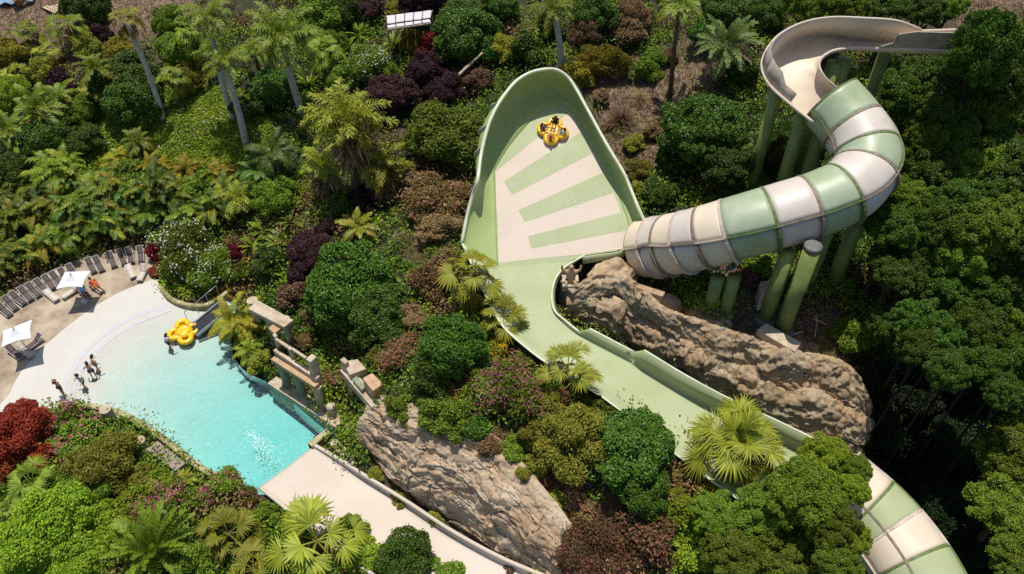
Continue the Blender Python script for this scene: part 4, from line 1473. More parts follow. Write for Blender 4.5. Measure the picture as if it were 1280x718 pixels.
TABLE = """
105 8 30 fd|dark rounded bush at the back edge of the dirt clearing
12 72 22 ye|yellow green low bush under the fan palms by the dirt clearing
50 95 22 ol|olive bush below the fan palm nearest the dirt clearing
108 60 18 ol|olive shrub just right of the broad fan palm by the clearing
125 42 15 pu|small purple shrub beside the thin palm near the dirt clearing
150 62 20 ye|yellow leaved shrub under the fan crown of the thin leaning palm
18 125 30 fb|bright green bush at the far left edge below the clearing
75 108 22 pu|dark purple shrub left of the young feather palm
160 95 38 fd|dark glossy bush behind the pale leaning palm trunk
170 130 34 fd|dark glossy bush touching the foot of the pale leaning palm trunk
225 65 30 fm|green bush to the right of the thin leaning palm
238 98 28 ol|yellow green bush between the two leaning palm trunks
215 30 28 fm|mid green bush near the top edge behind the thin leaning palm
100 140 26 fm|green bush at the left rim of the flowery slope
62 175 34 fd|dark bush in the shade below the left feather palm
30 165 28 an|green arching palm clump in the shade at the far left
105 175 26 fd|dark low bush at the lower left of the flowery slope
20 215 34 fd|dark shaded bush at the far left above the palm hedge
70 212 28 an|green arching palm clump just above the palm hedge on the left
148 200 20 ay|yellow palm clump first in the row below the flowery slope
190 207 21 ay|yellow palm clump second in the row below the flowery slope
233 214 17 ay|small yellow palm clump third in the row below the flowery slope
275 217 20 ay|yellow palm clump at the right end of the row below the flowery slope
165 222 22 fm|low green bush below the row of yellow palm clumps
255 232 24 fm|green bush under the right end of the yellow palm row
312 140 20 fd|dark shrub at the right rim of the flowery slope
340 110 28 fd|dark bush between the pale palm trunks at upper left
400 20 34 fm|green leafy bush near the top edge left of the purple shrubs
430 12 30 fd|dark green bush at the top edge left of the purple shrubs
462 12 22 pu|purple shrub at the top edge left of the white slatted canopy
525 4 36 pu|wide purple shrub behind the white slatted canopy
492 12 12 ye|small yellow green rosette bush above the white slatted canopy
410 55 28 fm|green bush left of the spiky plants by the white oleander
432 62 20 ro|bright spiky plant left of the small white oleander
462 80 28 wh|oleander with white flowers below the slatted canopy
492 52 20 ro|bright spiky plant directly below the slatted canopy
450 40 18 ro|bright spiky plant above the small white oleander
385 102 26 ro|green spiky clump beside the grey royal palm trunk
430 100 24 fm|green bush between royal palm and purple shrub
516 58 20 ye|yellow croton below the slatted canopy
542 62 24 ru|red croton between the yellow croton and the large ficus
535 92 26 pu|purple shrub below the red croton
492 122 32 pu|round purple shrub above the plumed queen palm
490 98 18 fm|green bush on top of the round purple shrub
556 116 26 pu|purple shrub above the wide ficus left of the wave wall
582 38 46 fd|large dark ficus at the top right of the slatted canopy
625 12 26 fd|dark ficus at the top edge beside the palm with hanging crown
604 70 22 fd|dark ficus bush in front of the large one near the top
560 172 50 fm|wide green ficus left of the wave wall
535 150 26 fm|smaller green bush on the left side of the wide ficus
598 105 20 dr|dry brown shrub behind the top of the wave wall
630 62 20 ye|yellow leaved shrub behind the wave wall rim
660 66 24 fd|rounded green bush behind the top of the wave wall
545 250 36 tf|dry flowering shrub below the wide ficus
548 285 30 dr|dry brown shrub left of the wave wall foot
520 235 22 dr|dead brown shrub beside the queen palm trunk
455 250 20 pu|purple shrub at the foot of the queen palm
395 318 30 pu|large purple shrub left of the big round ficus
380 345 24 pu|purple shrub above the ruin wall
408 292 22 pu|purple shrub under the yellow fern palm
425 262 24 fd|dark bush behind the purple shrubs
345 250 30 fm|mid green bush above the banana plants
330 282 24 ba|banana plant with broad leaves above the pool planter
352 300 24 ba|banana plant right of the pool planter
318 305 22 ba|dark banana plant beside the flume kerb
362 275 20 ba|banana plant furthest up the slope above the planter
340 330 28 fd|dark shaded bush behind the pool ruin
372 372 28 dr|dry brown shrub behind the stone ruin slab
392 400 18 dr|grey dead shrub right of the stone ruin
378 432 18 tf|dry flowering shrub right of the broken ruin wall
442 362 62 fd|big round ficus right of the purple shrubs
478 395 40 fd|lower right lobe of dark ficus above the second ruin
420 412 30 fd|low dark ficus beside the ruin wall
518 400 20 dr|dry brown shrub between the two round ficus trees
540 362 30 tf|tan shrub with pink flowers left of the fan palm
556 335 20 tf|tan flowering shrub at the foot of the wave wall
498 440 26 tf|tan flowering shrub left of the round dark ficus on the plateau
475 452 18 ol|small olive shrub above the second ruin
566 442 54 fd|round dark ficus in the middle of the plateau
540 478 34 fd|dark ficus skirt hanging over the cliff edge
620 442 16 or|bright shrub with orange flowers by the runout flume
640 492 36 pk|bougainvillea bush hanging over the cliff top
600 490 28 pk|green shrub with pink flowers at the cliff edge
668 440 18 pk|small pink flowering shrub beside the green runout flume
680 520 30 ol|olive bush above the cliff top
718 555 52 ol|wide olive green bush beside the dark ficus
670 545 28 ol|olive bush at the left end of the plateau above the cliff
782 560 58 fd|tall dark ficus in front of the green runout flume
800 612 40 fd|lower dark ficus below the tall one
757 524 24 fm|bushy green ficus top against the runout flume
735 690 44 tf|tan flowering ground shrub on the slope right of the cliff
795 672 34 tf|tan flowering ground shrub under the dark ficus
700 660 26 dr|dry brown ground shrub at the right end of the cliff
775 715 34 tf|flowering ground shrub at the bottom edge of the slope
850 640 30 fb|bright bush between the dark ficus and the big fan palm
870 690 36 fb|bright green bush at the bottom edge below the big fan palm
640 715 18 dr|dry shrub at the foot of the cliff
612 672 10 ro|small green plant with round leaves between cliff and exit flume
500 628 14 ol|olive weed patch between cliff and exit flume
470 595 12 ol|olive weeds by the stone steps
545 650 14 ol|olive weeds halfway along the exit flume
450 480 10 ol|small plant growing on the second ruin
422 475 18 tf|flowering shrub between the two stone ruins
310 440 22 an|green palm clump at the pool shore behind the rafts
296 402 30 ay|yellowing palm clump beside the conveyor ramp
278 372 18 ay|small yellow palm clump at the top of the conveyor ramp
318 405 22 fm|green bush left of the stone ruin slab
325 455 18 ol|low hedge of weeds at the pool shore
306 345 18 fm|green bush between flume kerb and ruin
240 318 40 wh|large oleander covered in white flowers on the pool planter
268 335 30 wh|second white oleander at the right end of the planter
215 300 22 wh|oleander with few white flowers behind the planter
200 318 22 ru|red leaved shrub beside the end of the lounger row
196 342 12 ru|small red shrub at the beach corner of the planter
298 320 16 ru|red shrub at the flume kerb right of the oleanders
236 360 20 ro|spiky dracaena at the front of the pool planter
212 352 16 ro|spiky dracaena at the left tip of the pool planter
222 378 7 ru|tiny red plant on the planter kerb
258 352 18 fm|green shrub behind the front dracaena
22 548 44 re|large red leaved bougainvillea at the left edge
50 575 26 re|lower red leaved shrub merging into pink flowers
-5 585 30 re|red shrub cut by the left edge of the picture
84 536 30 pk|pink flowering bougainvillea beside the beach end
66 570 24 pk|pink flowering shrub right of the red bougainvillea
105 558 26 pk|pink bougainvillea left of the bamboo like bush
128 588 44 ol|large olive bamboo like bush in the lower left garden
152 560 22 ol|olive bush at the pool kerb by the stone stumps
100 625 36 fm|green bush under the olive bamboo like bush
172 600 24 ol|olive shrub near the broken grey slab
196 612 22 fb|bright bush below the broken grey slab
165 632 26 fb|bright green bush between olive bush and cycad
185 527 10 fd|small dark sprig hanging over the pool water
216 580 10 fb|small green shrub growing on the grey slab
60 668 56 fb|large bright green bush at the lower left
20 690 44 fb|bright green bush at the bottom left corner
110 700 42 fb|bright green bush at the bottom left of the cycad
130 655 36 fb|bright green bush in the centre of the lower left garden
232 622 28 pk|pink bougainvillea above the cycad
180 650 28 pk|pink bougainvillea left of the cycad
278 604 22 pk|pink flowering shrub at the edge of the turquoise pool
210 650 26 pk|pink bougainvillea behind the cycad
312 622 16 pk|small pink shrub by the exit flume corner
330 650 20 fm|green shrub under the left rim of the exit flume
440 660 22 fm|thin green shrub leaning over the exit flume
455 700 26 fb|green bush right of the big yellow fan palm
505 706 40 fd|rounded green bush at the bottom edge over the exit flume
560 722 26 fm|green bush at the bottom edge under the exit flume
420 715 26 fm|low green bush under the big yellow fan palm
240 700 26 fm|low green bush between cycad and fan palm
732 45 26 dr|dry brown shrub right of the palm behind the wave wall
748 82 32 ye|yellow green bush behind the right rim of the wave wall
720 98 22 ye|smaller yellow green bush touching the wave wall rim
690 38 22 fd|dark bush at the foot of the palm behind the wave wall
745 18 30 fd|dark bush at the top edge right of the palm behind the wave wall
790 20 26 dr|dead brown shrub at the top edge of the dry slope
782 45 22 dr|dry brown bush on the upper dry slope
806 92 20 fm|narrow green creeper patch on the dry slope
818 75 16 fm|small green shrub at the top of the dry slope
776 148 20 tu|tan ornamental grass tuft on the dry slope
800 215 20 ol|olive creeper beside the right rim of the wave wall
795 240 16 ol|olive weeds just above the tunnel mouth
822 240 22 fd|dark shaded bush above the tunnel
840 200 26 fd|dark bush at the lower left of the dark broadleaf tree
905 10 30 fd|dark bush at the top edge right of the thin palm
955 12 30 fd|dark bush at the top edge left of the open flume
880 45 26 fd|dark bush left of the arching feather palm
925 90 26 fd|dark bush below the arching feather palm
935 230 24 fm|green bush above the green tunnel segment
905 240 20 fd|dark bush under the dark broadleaf tree above the tunnel
955 195 24 fd|dark bush left of the shaggy palm
1010 180 22 fd|dark bush between the posts of the upper tunnel
945 330 22 fm|green bush behind the pair of posts
1000 345 18 fd|dark shaded shrub behind the double post
985 370 14 dr|dry brush heap between the posts
930 345 16 dr|dry brush heap behind the pair of posts
1062 420 30 fm|green creeper patch on the bank right of the posts
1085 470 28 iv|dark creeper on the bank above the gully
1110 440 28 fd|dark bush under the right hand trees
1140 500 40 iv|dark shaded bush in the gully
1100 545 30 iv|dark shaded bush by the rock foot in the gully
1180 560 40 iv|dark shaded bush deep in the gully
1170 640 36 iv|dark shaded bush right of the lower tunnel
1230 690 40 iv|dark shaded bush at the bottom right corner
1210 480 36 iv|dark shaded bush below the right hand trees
735 312 9 dr|thin dry plant on top of the boulder
660 500 22 pk|bougainvillea left of the small fan palm
652 458 20 pk|bougainvillea squeezed between fan palm and runout flume
682 484 22 fm|leafy bush against the left rim of the runout flume
738 512 18 fm|leafy bush under the left rim of the runout flume beside the tall ficus
690 498 20 tf|tan flowering shrub right of the bright fan palm foot
500 512 24 fm|green creeper hanging over the left end of the cliff
522 530 14 ol|olive creeper trailing down the left part of the cliff
566 524 28 fm|bushy creeper on the cliff rim below the round dark ficus
612 552 20 tf|flowering creeper trailing over the cliff rim
664 590 24 ol|olive creeper on the right part of the cliff rim
690 640 18 tf|flowering shrub at the right corner of the cliff
540 516 24 fm|green creeper hanging over the middle of the cliff top
596 540 24 fd|dark creeper hanging over the right half of the cliff top
676 600 16 dr|dry creeper on the right rim of the cliff
692 626 18 ol|olive ground shrub at the right rim of the cliff
712 656 18 dr|dry tan shrub at the lower right rim of the cliff
726 640 20 tf|tan flowering ground shrub right of the cliff rim
768 92 14 dr|dry low shrub in the middle of the dry slope
800 122 13 tu|small tan grass tuft right of the larger tuft
752 122 13 dr|dry low shrub beside the wave wall rim
835 75 14 dr|dry low shrub beside the thin brown palm trunk
815 165 16 dr|dry low shrub between the grass tuft and the dark broadleaf tree
792 182 14 ol|olive low shrub below the tan grass tuft
640 562 24 fm|green creeper at the upper right of the cliff
""".strip().split('\n')
for ln in TABLE:
    a, lab = ln.split('|')
    u, v, r, st = a.split()
    u, v, r = float(u), float(v), float(r)
    kb, ks, mats, nm, cat = STY[st]
    if kb in ('big', 'loose', 'bigfl'):
        g = G(u, v)
        rm = r * px(g)[2] / FPX
        kk = kb if rm > 1.75 else ks
    else:
        kk = kb
    shrub(u, v, r, kk, lab, cat, nm, (mats * 2 if mats and len(mats) == 1 else mats))

# the palm hedge behind the sun loungers: three staggered rows
words = ['first', 'second', 'third', 'fourth', 'fifth', 'sixth', 'seventh', 'eighth', 'ninth', 'tenth', 'eleventh', 'twelfth']
for row, pts in (('front', [(-8, 326), (22, 318), (52, 304), (80, 294), (108, 284), (138, 276), (166, 268), (192, 266)]),
                 ('middle', [(-14, 282), (16, 276), (44, 266), (72, 258), (100, 252), (128, 246), (158, 244), (186, 242), (214, 252), (240, 264), (268, 262)]),
                 ('back', [(-4, 250), (28, 240), (58, 234), (88, 228), (118, 226), (150, 232), (200, 228), (230, 236), (284, 240)])):
    for i, (u, v) in enumerate(pts):
        shrub(u, v, 27 if row != 'back' else 24, 'areca', 'arching green areca palm, %s from the left in the %s row of the hedge' % (words[i], row), 'palm', 'areca_palm', (('palmd', 'palmb'), ('palm', 'palmb'), ('palmd', 'palm'), ('palm', 'palmy'))[(i * 3 + len(row)) % 4], 'areca palms in the hedge behind the loungers')

# trees -------------------------------------------------------------
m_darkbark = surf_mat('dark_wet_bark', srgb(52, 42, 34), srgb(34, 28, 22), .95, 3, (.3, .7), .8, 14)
TREES = [
    (880, 160, 52, 3.4, 'dark', 'dark broadleaf tree between the dry slope and the arching feather palm'), (905, 205, 34, 2.6, 'dark', 'lower dark broadleaf tree just above the green tunnel'),
    (1008, 4, 30, 5, 'mid', 'green tree behind the high wall of the open flume'), (1060, 8, 28, 5, 'mid', 'green tree at the top edge above the open flume bend'), (1110, 14, 26, 5, 'forest', 'green tree overhanging the high flume wall'),
    (1160, 14, 26, 5, 'forest', 'green tree at the top edge beside the sandy path'), (1190, 8, 20, 5, 'mid', 'small bright tree left of the sandy path'),
    (1120, 118, 34, 6, 'forest', 'green tree inside the bend of the open flume'), (1160, 100, 36, 6, 'forest', 'green tree under the straight of the open flume'), (1212, 88, 38, 6.5, 'forest', 'green tree that covers the far end of the open flume'),
    (1246, 96, 40, 'z17.5', 'forest', 'green tree below the far end of the open flume at the right'), (1208, 108, 34, 'z16.5', 'forest', 'green tree in the shade under the far end of the open flume'), (1230, 66, 42, 'z20.1', 'forest', 'tall green tree in front of the far end of the open flume'), (1192, 82, 18, 'z19.3', 'forest', 'small green tree leaning over the straight of the open flume'), (1262, 60, 46, 7, 'mid', 'bright green tree at the upper right corner'), (1150, 150, 38, 7, 'forest', 'green tree touching the top of the tunnel bend'), (1200, 140, 42, 7, 'forest', 'green tree in the middle of the right upper slope'),
    (1258, 135, 44, 7, 'forest', 'green tree at the right edge below the corner tree'), (1155, 210, 40, 7.5, 'forest', 'green tree right of the tunnel bend'), (1210, 205, 44, 8, 'mid', 'bright green tree in the centre of the right hand grove'),
    (1268, 215, 44, 8, 'forest', 'green tree at the right edge in the middle of the grove'), (1120, 285, 34, 7, 'forest', 'green tree below the tunnel bend next to the posts'), (1172, 280, 42, 8, 'forest', 'green tree in the grove below the tunnel bend'),
    (1235, 285, 44, 8.5, 'mid', 'bright green tree low in the right hand grove'), (1282, 310, 40, 8, 'forest', 'green tree at the right edge low in the grove'), (1120, 345, 32, 6.5, 'dark', 'dark shaded tree beside the rear posts'),
    (1172, 352, 40, 6, 'forest', 'green tree at the lower left end of the grove'), (1232, 362, 42, 6, 'forest', 'green tree at the lower end of the grove'), (1278, 390, 40, 5.5, 'mid', 'bright green tree at the right edge above the gully'),
    (1225, 412, 36, 'z9.8', 'forest', 'lowest tree of the grove overhanging the gully'), (1150, 402, 32, 'z9', 'dark', 'dark tree overhanging the creeper bank'), (1185, 425, 30, 'z9.2', 'dark', 'dark tree hanging over the gully between two green trees'),
    (1268, 570, 44, 6.5, 'mid', 'green tree at the right edge below the gully'), (1258, 640, 46, 6, 'mid', 'green tree at the lower right edge'), (1278, 700, 40, 5.5, 'mid', 'green tree at the bottom right corner'),
    (1030, 576, 34, 'z7.6', 'bright', 'bright green tree right of the big fan palm beside the lower tunnel'), (1006, 622, 46, 'z8.6', 'mid', 'broad green tree in front of the lower tunnel'), (955, 640, 36, 4.2, 'mid', 'green tree directly below the big fan palm'),
    (1044, 655, 32, 'z8.6', 'mid', 'green tree overlapping the lower tunnel'), (975, 690, 44, 4.2, 'mid', 'green tree at the bottom edge left of the lower tunnel'), (915, 690, 40, 3.6, 'mid', 'green tree at the bottom edge under the big fan palm'),
    (1046, 700, 30, 'z8.0', 'mid', 'green tree at the bottom edge touching the lower tunnel'), (895, 645, 32, 3.2, 'mid', 'green tree left below the big fan palm'),
    (1068, 612, 20, 'z8.2', 'bright', 'small bright tree crown hanging over the start of the lower tunnel'), (1190, 250, 36, 8, 'forest', 'green tree filling the middle of the right hand grove'), (1140, 245, 30, 7.5, 'mid', 'bright tree right below the tunnel bend'),
    (1205, 320, 36, 7.5, 'mid', 'bright green tree low in the middle of the grove'), (1262, 345, 34, 6.5, 'forest', 'green tree between the right edge trees low in the grove'), (1180, 180, 34, 7.5, 'mid', 'bright green tree high in the middle of the grove'), (1240, 245, 36, 8, 'forest', 'green tree in the right half of the grove'), (1240, 175, 34, 7.5, 'forest', 'green tree high in the right half of the grove'),
    (1130, 175, 28, 6.5, 'forest', 'green tree hugging the upper tunnel bend'), (1205, 380, 34, 5.5, 'forest', 'green tree near the lowest tree of the grove'), (1275, 265, 34, 8, 'mid', 'bright green tree at the right edge halfway down the grove'), (1150, 320, 30, 6.5, 'forest', 'green tree between the posts and the grove'),
    (1255, 490, 26, 'z9', 'dark', 'low dark tree in the gully under the lowest grove trees'), (1186, 462, 28, 'z9.2', 'dark', 'low dark tree at the left of the gully shade'), (1252, 452, 28, 4.5, 'dark', 'low dark tree at the right of the gully shade'), (1285, 470, 28, 4.5, 'forest', 'low green tree at the right edge of the gully'),
    (1196, 128, 36, 'z15.5', 'forest', 'green tree in the gap below the tall tree by the open flume'), (1235, 130, 34, 'z15.5', 'mid', 'bright green tree below the tall tree by the open flume'),
    (1172, 132, 30, 'z16', 'forest', 'green tree between the tunnel bend and the tall tree by the open flume'), (1158, 166, 26, 'z14.5', 'mid', 'small bright tree close to the tunnel bend'), (1192, 164, 30, 'z14.5', 'forest', 'green tree directly under the tall tree by the open flume'),
    (1150, 436, 28, 'z8.8', 'forest', 'half shaded tree above the creeper bank'), (1228, 452, 32, 'z9.4', 'forest', 'half lit tree above the right end of the gully'), (1112, 408, 26, 'z6.5', 'dark', 'dark tree right of the creeper patch by the posts'), (1270, 446, 32, 'z9.4', 'forest', 'half lit tree at the right edge above the gully'),
    (1070, 586, 19, 'z8.0', 'mid', 'small green tree crown over the upper end of the lower tunnel'), (1064, 672, 24, 'z8.2', 'bright', 'bright tree crown covering the left side of the lower tunnel'),
]
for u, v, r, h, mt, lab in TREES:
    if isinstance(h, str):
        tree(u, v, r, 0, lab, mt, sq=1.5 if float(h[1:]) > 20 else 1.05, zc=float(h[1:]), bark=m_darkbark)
    else:
        tree(u, v, r, h, lab, mt, sq=.9)

# palms -------------------------------------------------------------
palm(156, 24, 26, 'fany', 'slim palm with yellow green fan crown and pale leaning trunk near the dirt clearing', base=(205, 152), trunk=.22, bark=m_royal)
palm(280, 78, 36, 'royal', 'royal palm with drooping yellow fronds and pale trunk at the flowery slope', base=(308, 181), trunk=.24, bark=m_royal)
palm(262, 22, 40, 'royal', 'royal palm with grey green crown at the top edge left of the tall grey one', base=(292, 148), trunk=.22, bark=m_royal)
palm(352, 46, 48, 'royal', 'tall royal palm with the largest grey green crown at upper left', base=(378, 143), trunk=.26, bark=m_royal)
palm(118, 86, 28, 'feather', 'young feather palm with thin dark trunk left of the dark glossy bushes', base=(132, 138), trunk=.12)
palm(48, 138, 36, 'feather', 'feather palm with arching fronds at the left below the clearing', h=3.0)
palm(8, 165, 30, 'feather', 'feather palm cut by the left edge', h=2.5)
palm(30, 42, 27, 'fang', 'green fan palm nearest the dirt clearing at the far left', h=1.6)
palm(86, 32, 31, 'fang', 'broad green fan palm below the dark bush by the clearing', h=1.8)
palm(62, 68, 24, 'fany', 'low yellowing fan palm between the two fan palms by the clearing', h=1.2)
palm(240, 44, 30, 'fang', 'dark fan palm between the slim palm and the royal palms', h=3.5)
palm(338, 192, 36, 'dark', 'dark feather palm left of the plumed queen palm', h=3.2)
palm(322, 215, 26, 'dark', 'small dark feather palm above the yellow palm row', h=2.2)
palm(435, 150, 54, 'queen', 'plumed queen palm with bright arching fronds in the middle of the garden', base=(450, 243), trunk=.34, skirt=2.3)
palm(478, 205, 34, 'queen', 'smaller queen palm with orange fronds right of the plumed one', h=3.0, trunk=.28, skirt=1.9)
palm(402, 205, 28, 'queen', 'queen palm with yellow fronds left behind the plumed one', h=3.2, trunk=.26, skirt=1.7)
palm(447, 284, 26, 'fern', 'bright yellow green fern palm above the big round ficus', h=1.2, trunk=.1)
palm(692, 14, 30, 'royal', 'palm with hanging crown and grey trunk behind the wave wall', base=(702, 86), trunk=.24, bark=m_royal)
palm(850, 5, 34, 'feather', 'slim palm with thin brown trunk on the dry slope', base=(837, 122), trunk=.17)
palm(908, 58, 46, 'date', 'arching grey green feather palm left of the open flume', h=3.4, trunk=.28)
palm(972, 166, 28, 'fang', 'shaggy palm with hanging dead fronds beside the tunnel entrance', base=(980, 225), trunk=.25, skirt=1.35)
palm(590, 340, 48, 'fan', 'fan palm with bare brown trunk at the foot of the wave wall', base=(584, 392), trunk=.22, skirt=.8)
palm(628, 396, 46, 'fan', 'yellow green fan palm leaning against the runout flume', h=2.0)
palm(709, 464, 46, 'fan', 'bright fan palm above the cliff in front of the runout flume', h=2.4)
palm(925, 554, 78, 'wash', 'largest fan palm with golden lower fronds below the runout flume', h=3.8, trunk=.36, skirt=1.5)
palm(286, 668, 54, 'fan', 'yellow green fan palm between cycad and the big yellow fan palm', h=1.6)
palm(396, 676, 68, 'fan', 'big yellow fan palm beside the exit flume at the bottom', h=2.3)
palm(318, 712, 44, 'fany', 'yellow fan palm at the bottom edge left of the big one', h=1.2)
palm(40, 604, 40, 'fang', 'grey green fan palm below the red bougainvillea', h=1.6)
palm(192, 688, 56, 'cycad', 'stiff feathered cycad at the bottom left', h=1.4, trunk=.25, name='cycad', cat='cycad')
palm(10, 640, 26, 'fang', 'small fan palm at the left edge above the bright green bush', h=1.2)
palm(72, 122, 27, 'feather', 'bright feather palm below the yellowing fan palm at upper left', h=2.4)
palm(214, 100, 26, 'fang', 'fan palm right of the slim pale trunk at upper left', h=2.6)
palm(405, 62, 30, 'fang', 'fan palm right of the tall royal palm crown', h=2.8)
palm(318, 62, 30, 'feather', 'feather palm between the royal palm crowns at upper left', h=3.2)
palm(22, 96, 24, 'fany', 'yellow fan palm at the left edge below the clearing', h=1.5)
palm(172, 178, 22, 'feather', 'low feather palm at the lower end of the flowery slope', h=1.6)
palm(110, 118, 22, 'fern', 'small fern palm left of the flowery slope', h=1.4, trunk=.1)
palm(300, 250, 26, 'queen', 'small plumed palm above the banana plants', h=1.8)
palm(232, 600, 16, 'fern', 'small fern palm in front of the grey slab', h=.8, trunk=.08)

# ------------------------------------------------------------------ stuff: undergrowth, litter, lawn
def ground_z(pts):
    fx = np.clip((pts[:, 0] - GX[0]) / .5, 0, nx - 1.001)
    fy = np.clip((pts[:, 1] - GY[0]) / .5, 0, ny - 1.001)
    i, j = fx.astype(int), fy.astype(int)
    a, b_ = fx - i, fy - j
    return (HG[j, i] * (1 - a) + HG[j, i + 1] * a) * (1 - b_) + (HG[j + 1, i] * (1 - a) + HG[j + 1, i + 1] * a) * b_


def scatter(name, n, mask, L, W, hfun, mats, mfun, seed, up=1.0, jit=.6, clump=0, crad=(.3, .8)):
    """leaves (or small leafy clumps of them) over the ground the picture looks at"""
    rng = np.random.default_rng(seed)
    pts = np.zeros((0, 2))
    m = max(n // max(clump, 1), 1)
    while len(pts) < m:
        uv = np.stack([rng.uniform(-90, 1370, m), rng.uniform(-40, 780, m)], 1)
        dirs = FW[None] + RT[None] * ((uv[:, :1] - 640) / FPX) - UP[None] * ((uv[:, 1:] - 359) / FPX)
        q = (CP + dirs * ((4.0 - HC) / dirs[:, 2])[:, None])[:, :2]
        pts = np.vstack([pts, q[mask(q)]])
    pts = pts[:m]
    mi = mfun(pts, rng)
    if clump:
        c = np.repeat(pts, clump, 0)
        mi = np.repeat(mi, clump)
        rad = np.repeat(rng.uniform(crad[0], crad[1], m) * (.6 + vnoise(pts, .5, 9)), clump)[:, None]
        d = rng.normal(size=(len(c), 3))
        d[:, 2] = np.abs(d[:, 2])
        d = unit(d)
        p = np.column_stack([c, np.repeat(ground_z(pts), clump) + rad[:, 0] * .1]) + d * rad * rng.uniform(.6, 1.05, (len(c), 1)) * np.array([1, 1, .9])
        nn = unit(d * .6 + np.array([0, 0, up * .5]) + rng.normal(size=p.shape) * jit)
    else:
        p = np.column_stack([pts, ground_z(pts) + hfun(pts, rng)])
        nn = unit(np.array([0, 0, up]) + rng.normal(size=p.shape) * jit)
    V, F = leaf_quads(p, nn, rng, L, W)
    return tag(mobj(name, mesh_np(name, V, F, mats, mi)), kind='stuff')


def maskval(q):
    fx = np.clip(np.round((q[:, 0] - GX[0]) / .5), 0, nx - 1).astype(int)
    fy = np.clip(np.round((q[:, 1] - GY[0]) / .5), 0, ny - 1).astype(int)
    return fy * nx + fx


gpx = np.stack(px(np.column_stack([gxy, HZ]).T.copy().T) if False else [640 + FPX * ((np.column_stack([gxy, HZ]) - CP) @ RT) / ((np.column_stack([gxy, HZ]) - CP) @ FW), 359 - FPX * ((np.column_stack([gxy, HZ]) - CP) @ UP) / ((np.column_stack([gxy, HZ]) - CP) @ FW)], 1)
rockv = in_poly(gpx, [(474, 500), (520, 512), (570, 530), (620, 552), (662, 595), (700, 645), (735, 700), (690, 730), (590, 672), (490, 602), (452, 560)])
rockv |= in_poly(gpx, [(700, 345), (770, 328), (835, 382), (890, 398), (1000, 432), (1060, 446), (1092, 505), (1080, 575), (980, 565), (880, 515), (778, 450), (690, 396)])
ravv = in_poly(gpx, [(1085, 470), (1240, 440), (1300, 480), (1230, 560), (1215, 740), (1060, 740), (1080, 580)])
free = ~(in_pool | in_deck) & (dp_pool > .6) & ~rockv
lawn_c = [(G(150, 165), 4.5), (G(215, 160), 5), (G(270, 165), 4.5), (G(250, 200), 3.5), (G(300, 190), 3.5)]
lawnv = np.zeros(len(gxy), bool)
for c_, r_ in lawn_c:
    lawnv |= np.hypot(gxy[:, 0] - c_[0], gxy[:, 1] - c_[1]) < r_
exitmask = np.min(np.linalg.norm(gxy[:, None] - np.array([P(u, v, 0)[:2] for u, v in [(370, 590), (410, 615), (450, 640), (500, 670), (550, 700), (600, 730)]])[None], axis=2), axis=1) > 2.6


def ug_mask(q):
    k = maskval(q)
    rr = RNG.random(len(q))
    nz = vnoise(q, .35, 5)
    return free[k] & exitmask[k] & ~lawnv[k] & ~ravv[k] & (rr > dryv[k] * 1.3) & (nz > .08)


def ug_h(q, rng):
    nz = vnoise(q, .5, 9) * vnoise(q, 1.1, 12)
    return rng.random(len(q)) * (0.1 + nz * 1.7)


def ug_m(q, rng):
    a = vnoise(q, .28, 21) + (vnoise(q, .9, 22) - .5) * .5 + rng.normal(size=len(q)) * .07
    return np.select([a < .30, a < .54, a < .64, a < .74, a < .80], [0, 1, 5, 2, 3], 4)


scatter('undergrowth', 560000, ug_mask, .24, .13, None, [LM['dark'], LM['mid'], LM['olive'], LM['purple'], LM['tan'], LM['bright']], ug_m, 31, clump=56, crad=(.4, 1.25))
dm = lambda q: free[maskval(q)] & exitmask[maskval(q)] & (RNG.random(len(q)) < dryv[maskval(q)] * .9 + .02)
scatter('dry_litter', 60000, dm, .38, .045, lambda q, rng: rng.random(len(q)) * .14 + .02, [LM['dry'], LM['tan'], LM['olive']], lambda q, rng: np.select([vnoise(q, .8, 3) + rng.normal(size=len(q)) * .1 < .55, vnoise(q, .8, 3) < .8], [0, 1], 2), 32, up=1.2)
lm = lambda q: lawnv[maskval(q)]
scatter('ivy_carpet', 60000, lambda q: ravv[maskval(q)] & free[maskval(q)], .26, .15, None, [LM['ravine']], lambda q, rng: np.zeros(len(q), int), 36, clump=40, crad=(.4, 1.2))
scatter('ground_cover', 45000, lm, .22, .10, lambda q, rng: rng.random(len(q)) * (.08 + .3 * vnoise(q, .7, 4)), [LM['bright'], LM['bright'], LM['whitef']], lambda q, rng: np.where(rng.random(len(q)) < .035 * (vnoise(q, .5, 8) > .35), 2, (rng.random(len(q)) < .45).astype(int)), 33)
# ------------------------------------------------------------------ rocks
def rock_mat(name, a, b_, c_, moss=(.06, .075, .02, 1), mossamt=.75):
    m, nt, b, o = new_mat(name)
    f1 = noise_tex(nt, .45, 6, .65)
    f2 = noise_tex(nt, 3.0, 8, .7)
    base = mixc(nt, ramp(nt, f1, [(.38, K0), (.62, K1)]), a, b_)
    base = mixc(nt, ramp(nt, f2, [(.42, K0), (.75, K1)]), base, c_)
    base = mixc(nt, ramp(nt, noise_tex(nt, .8, 7, .75), [(mossamt - .06, K0), (mossamt + .08, K1)]), base, moss)
    at_ = N(nt, 'ShaderNodeAttribute', attribute_name='crack')
    base = mixc(nt, at_.outputs['Fac'], base, (.06, .045, .03, 1))
    nt.links.new(base, b.inputs['Base Color'])
    b.inputs['Roughness'].default_value = .95
    b.inputs['Specular IOR Level'].default_value = .2
    bump(nt, b, noise_tex(nt, 5, 10, .75), .8, .12)
    return m


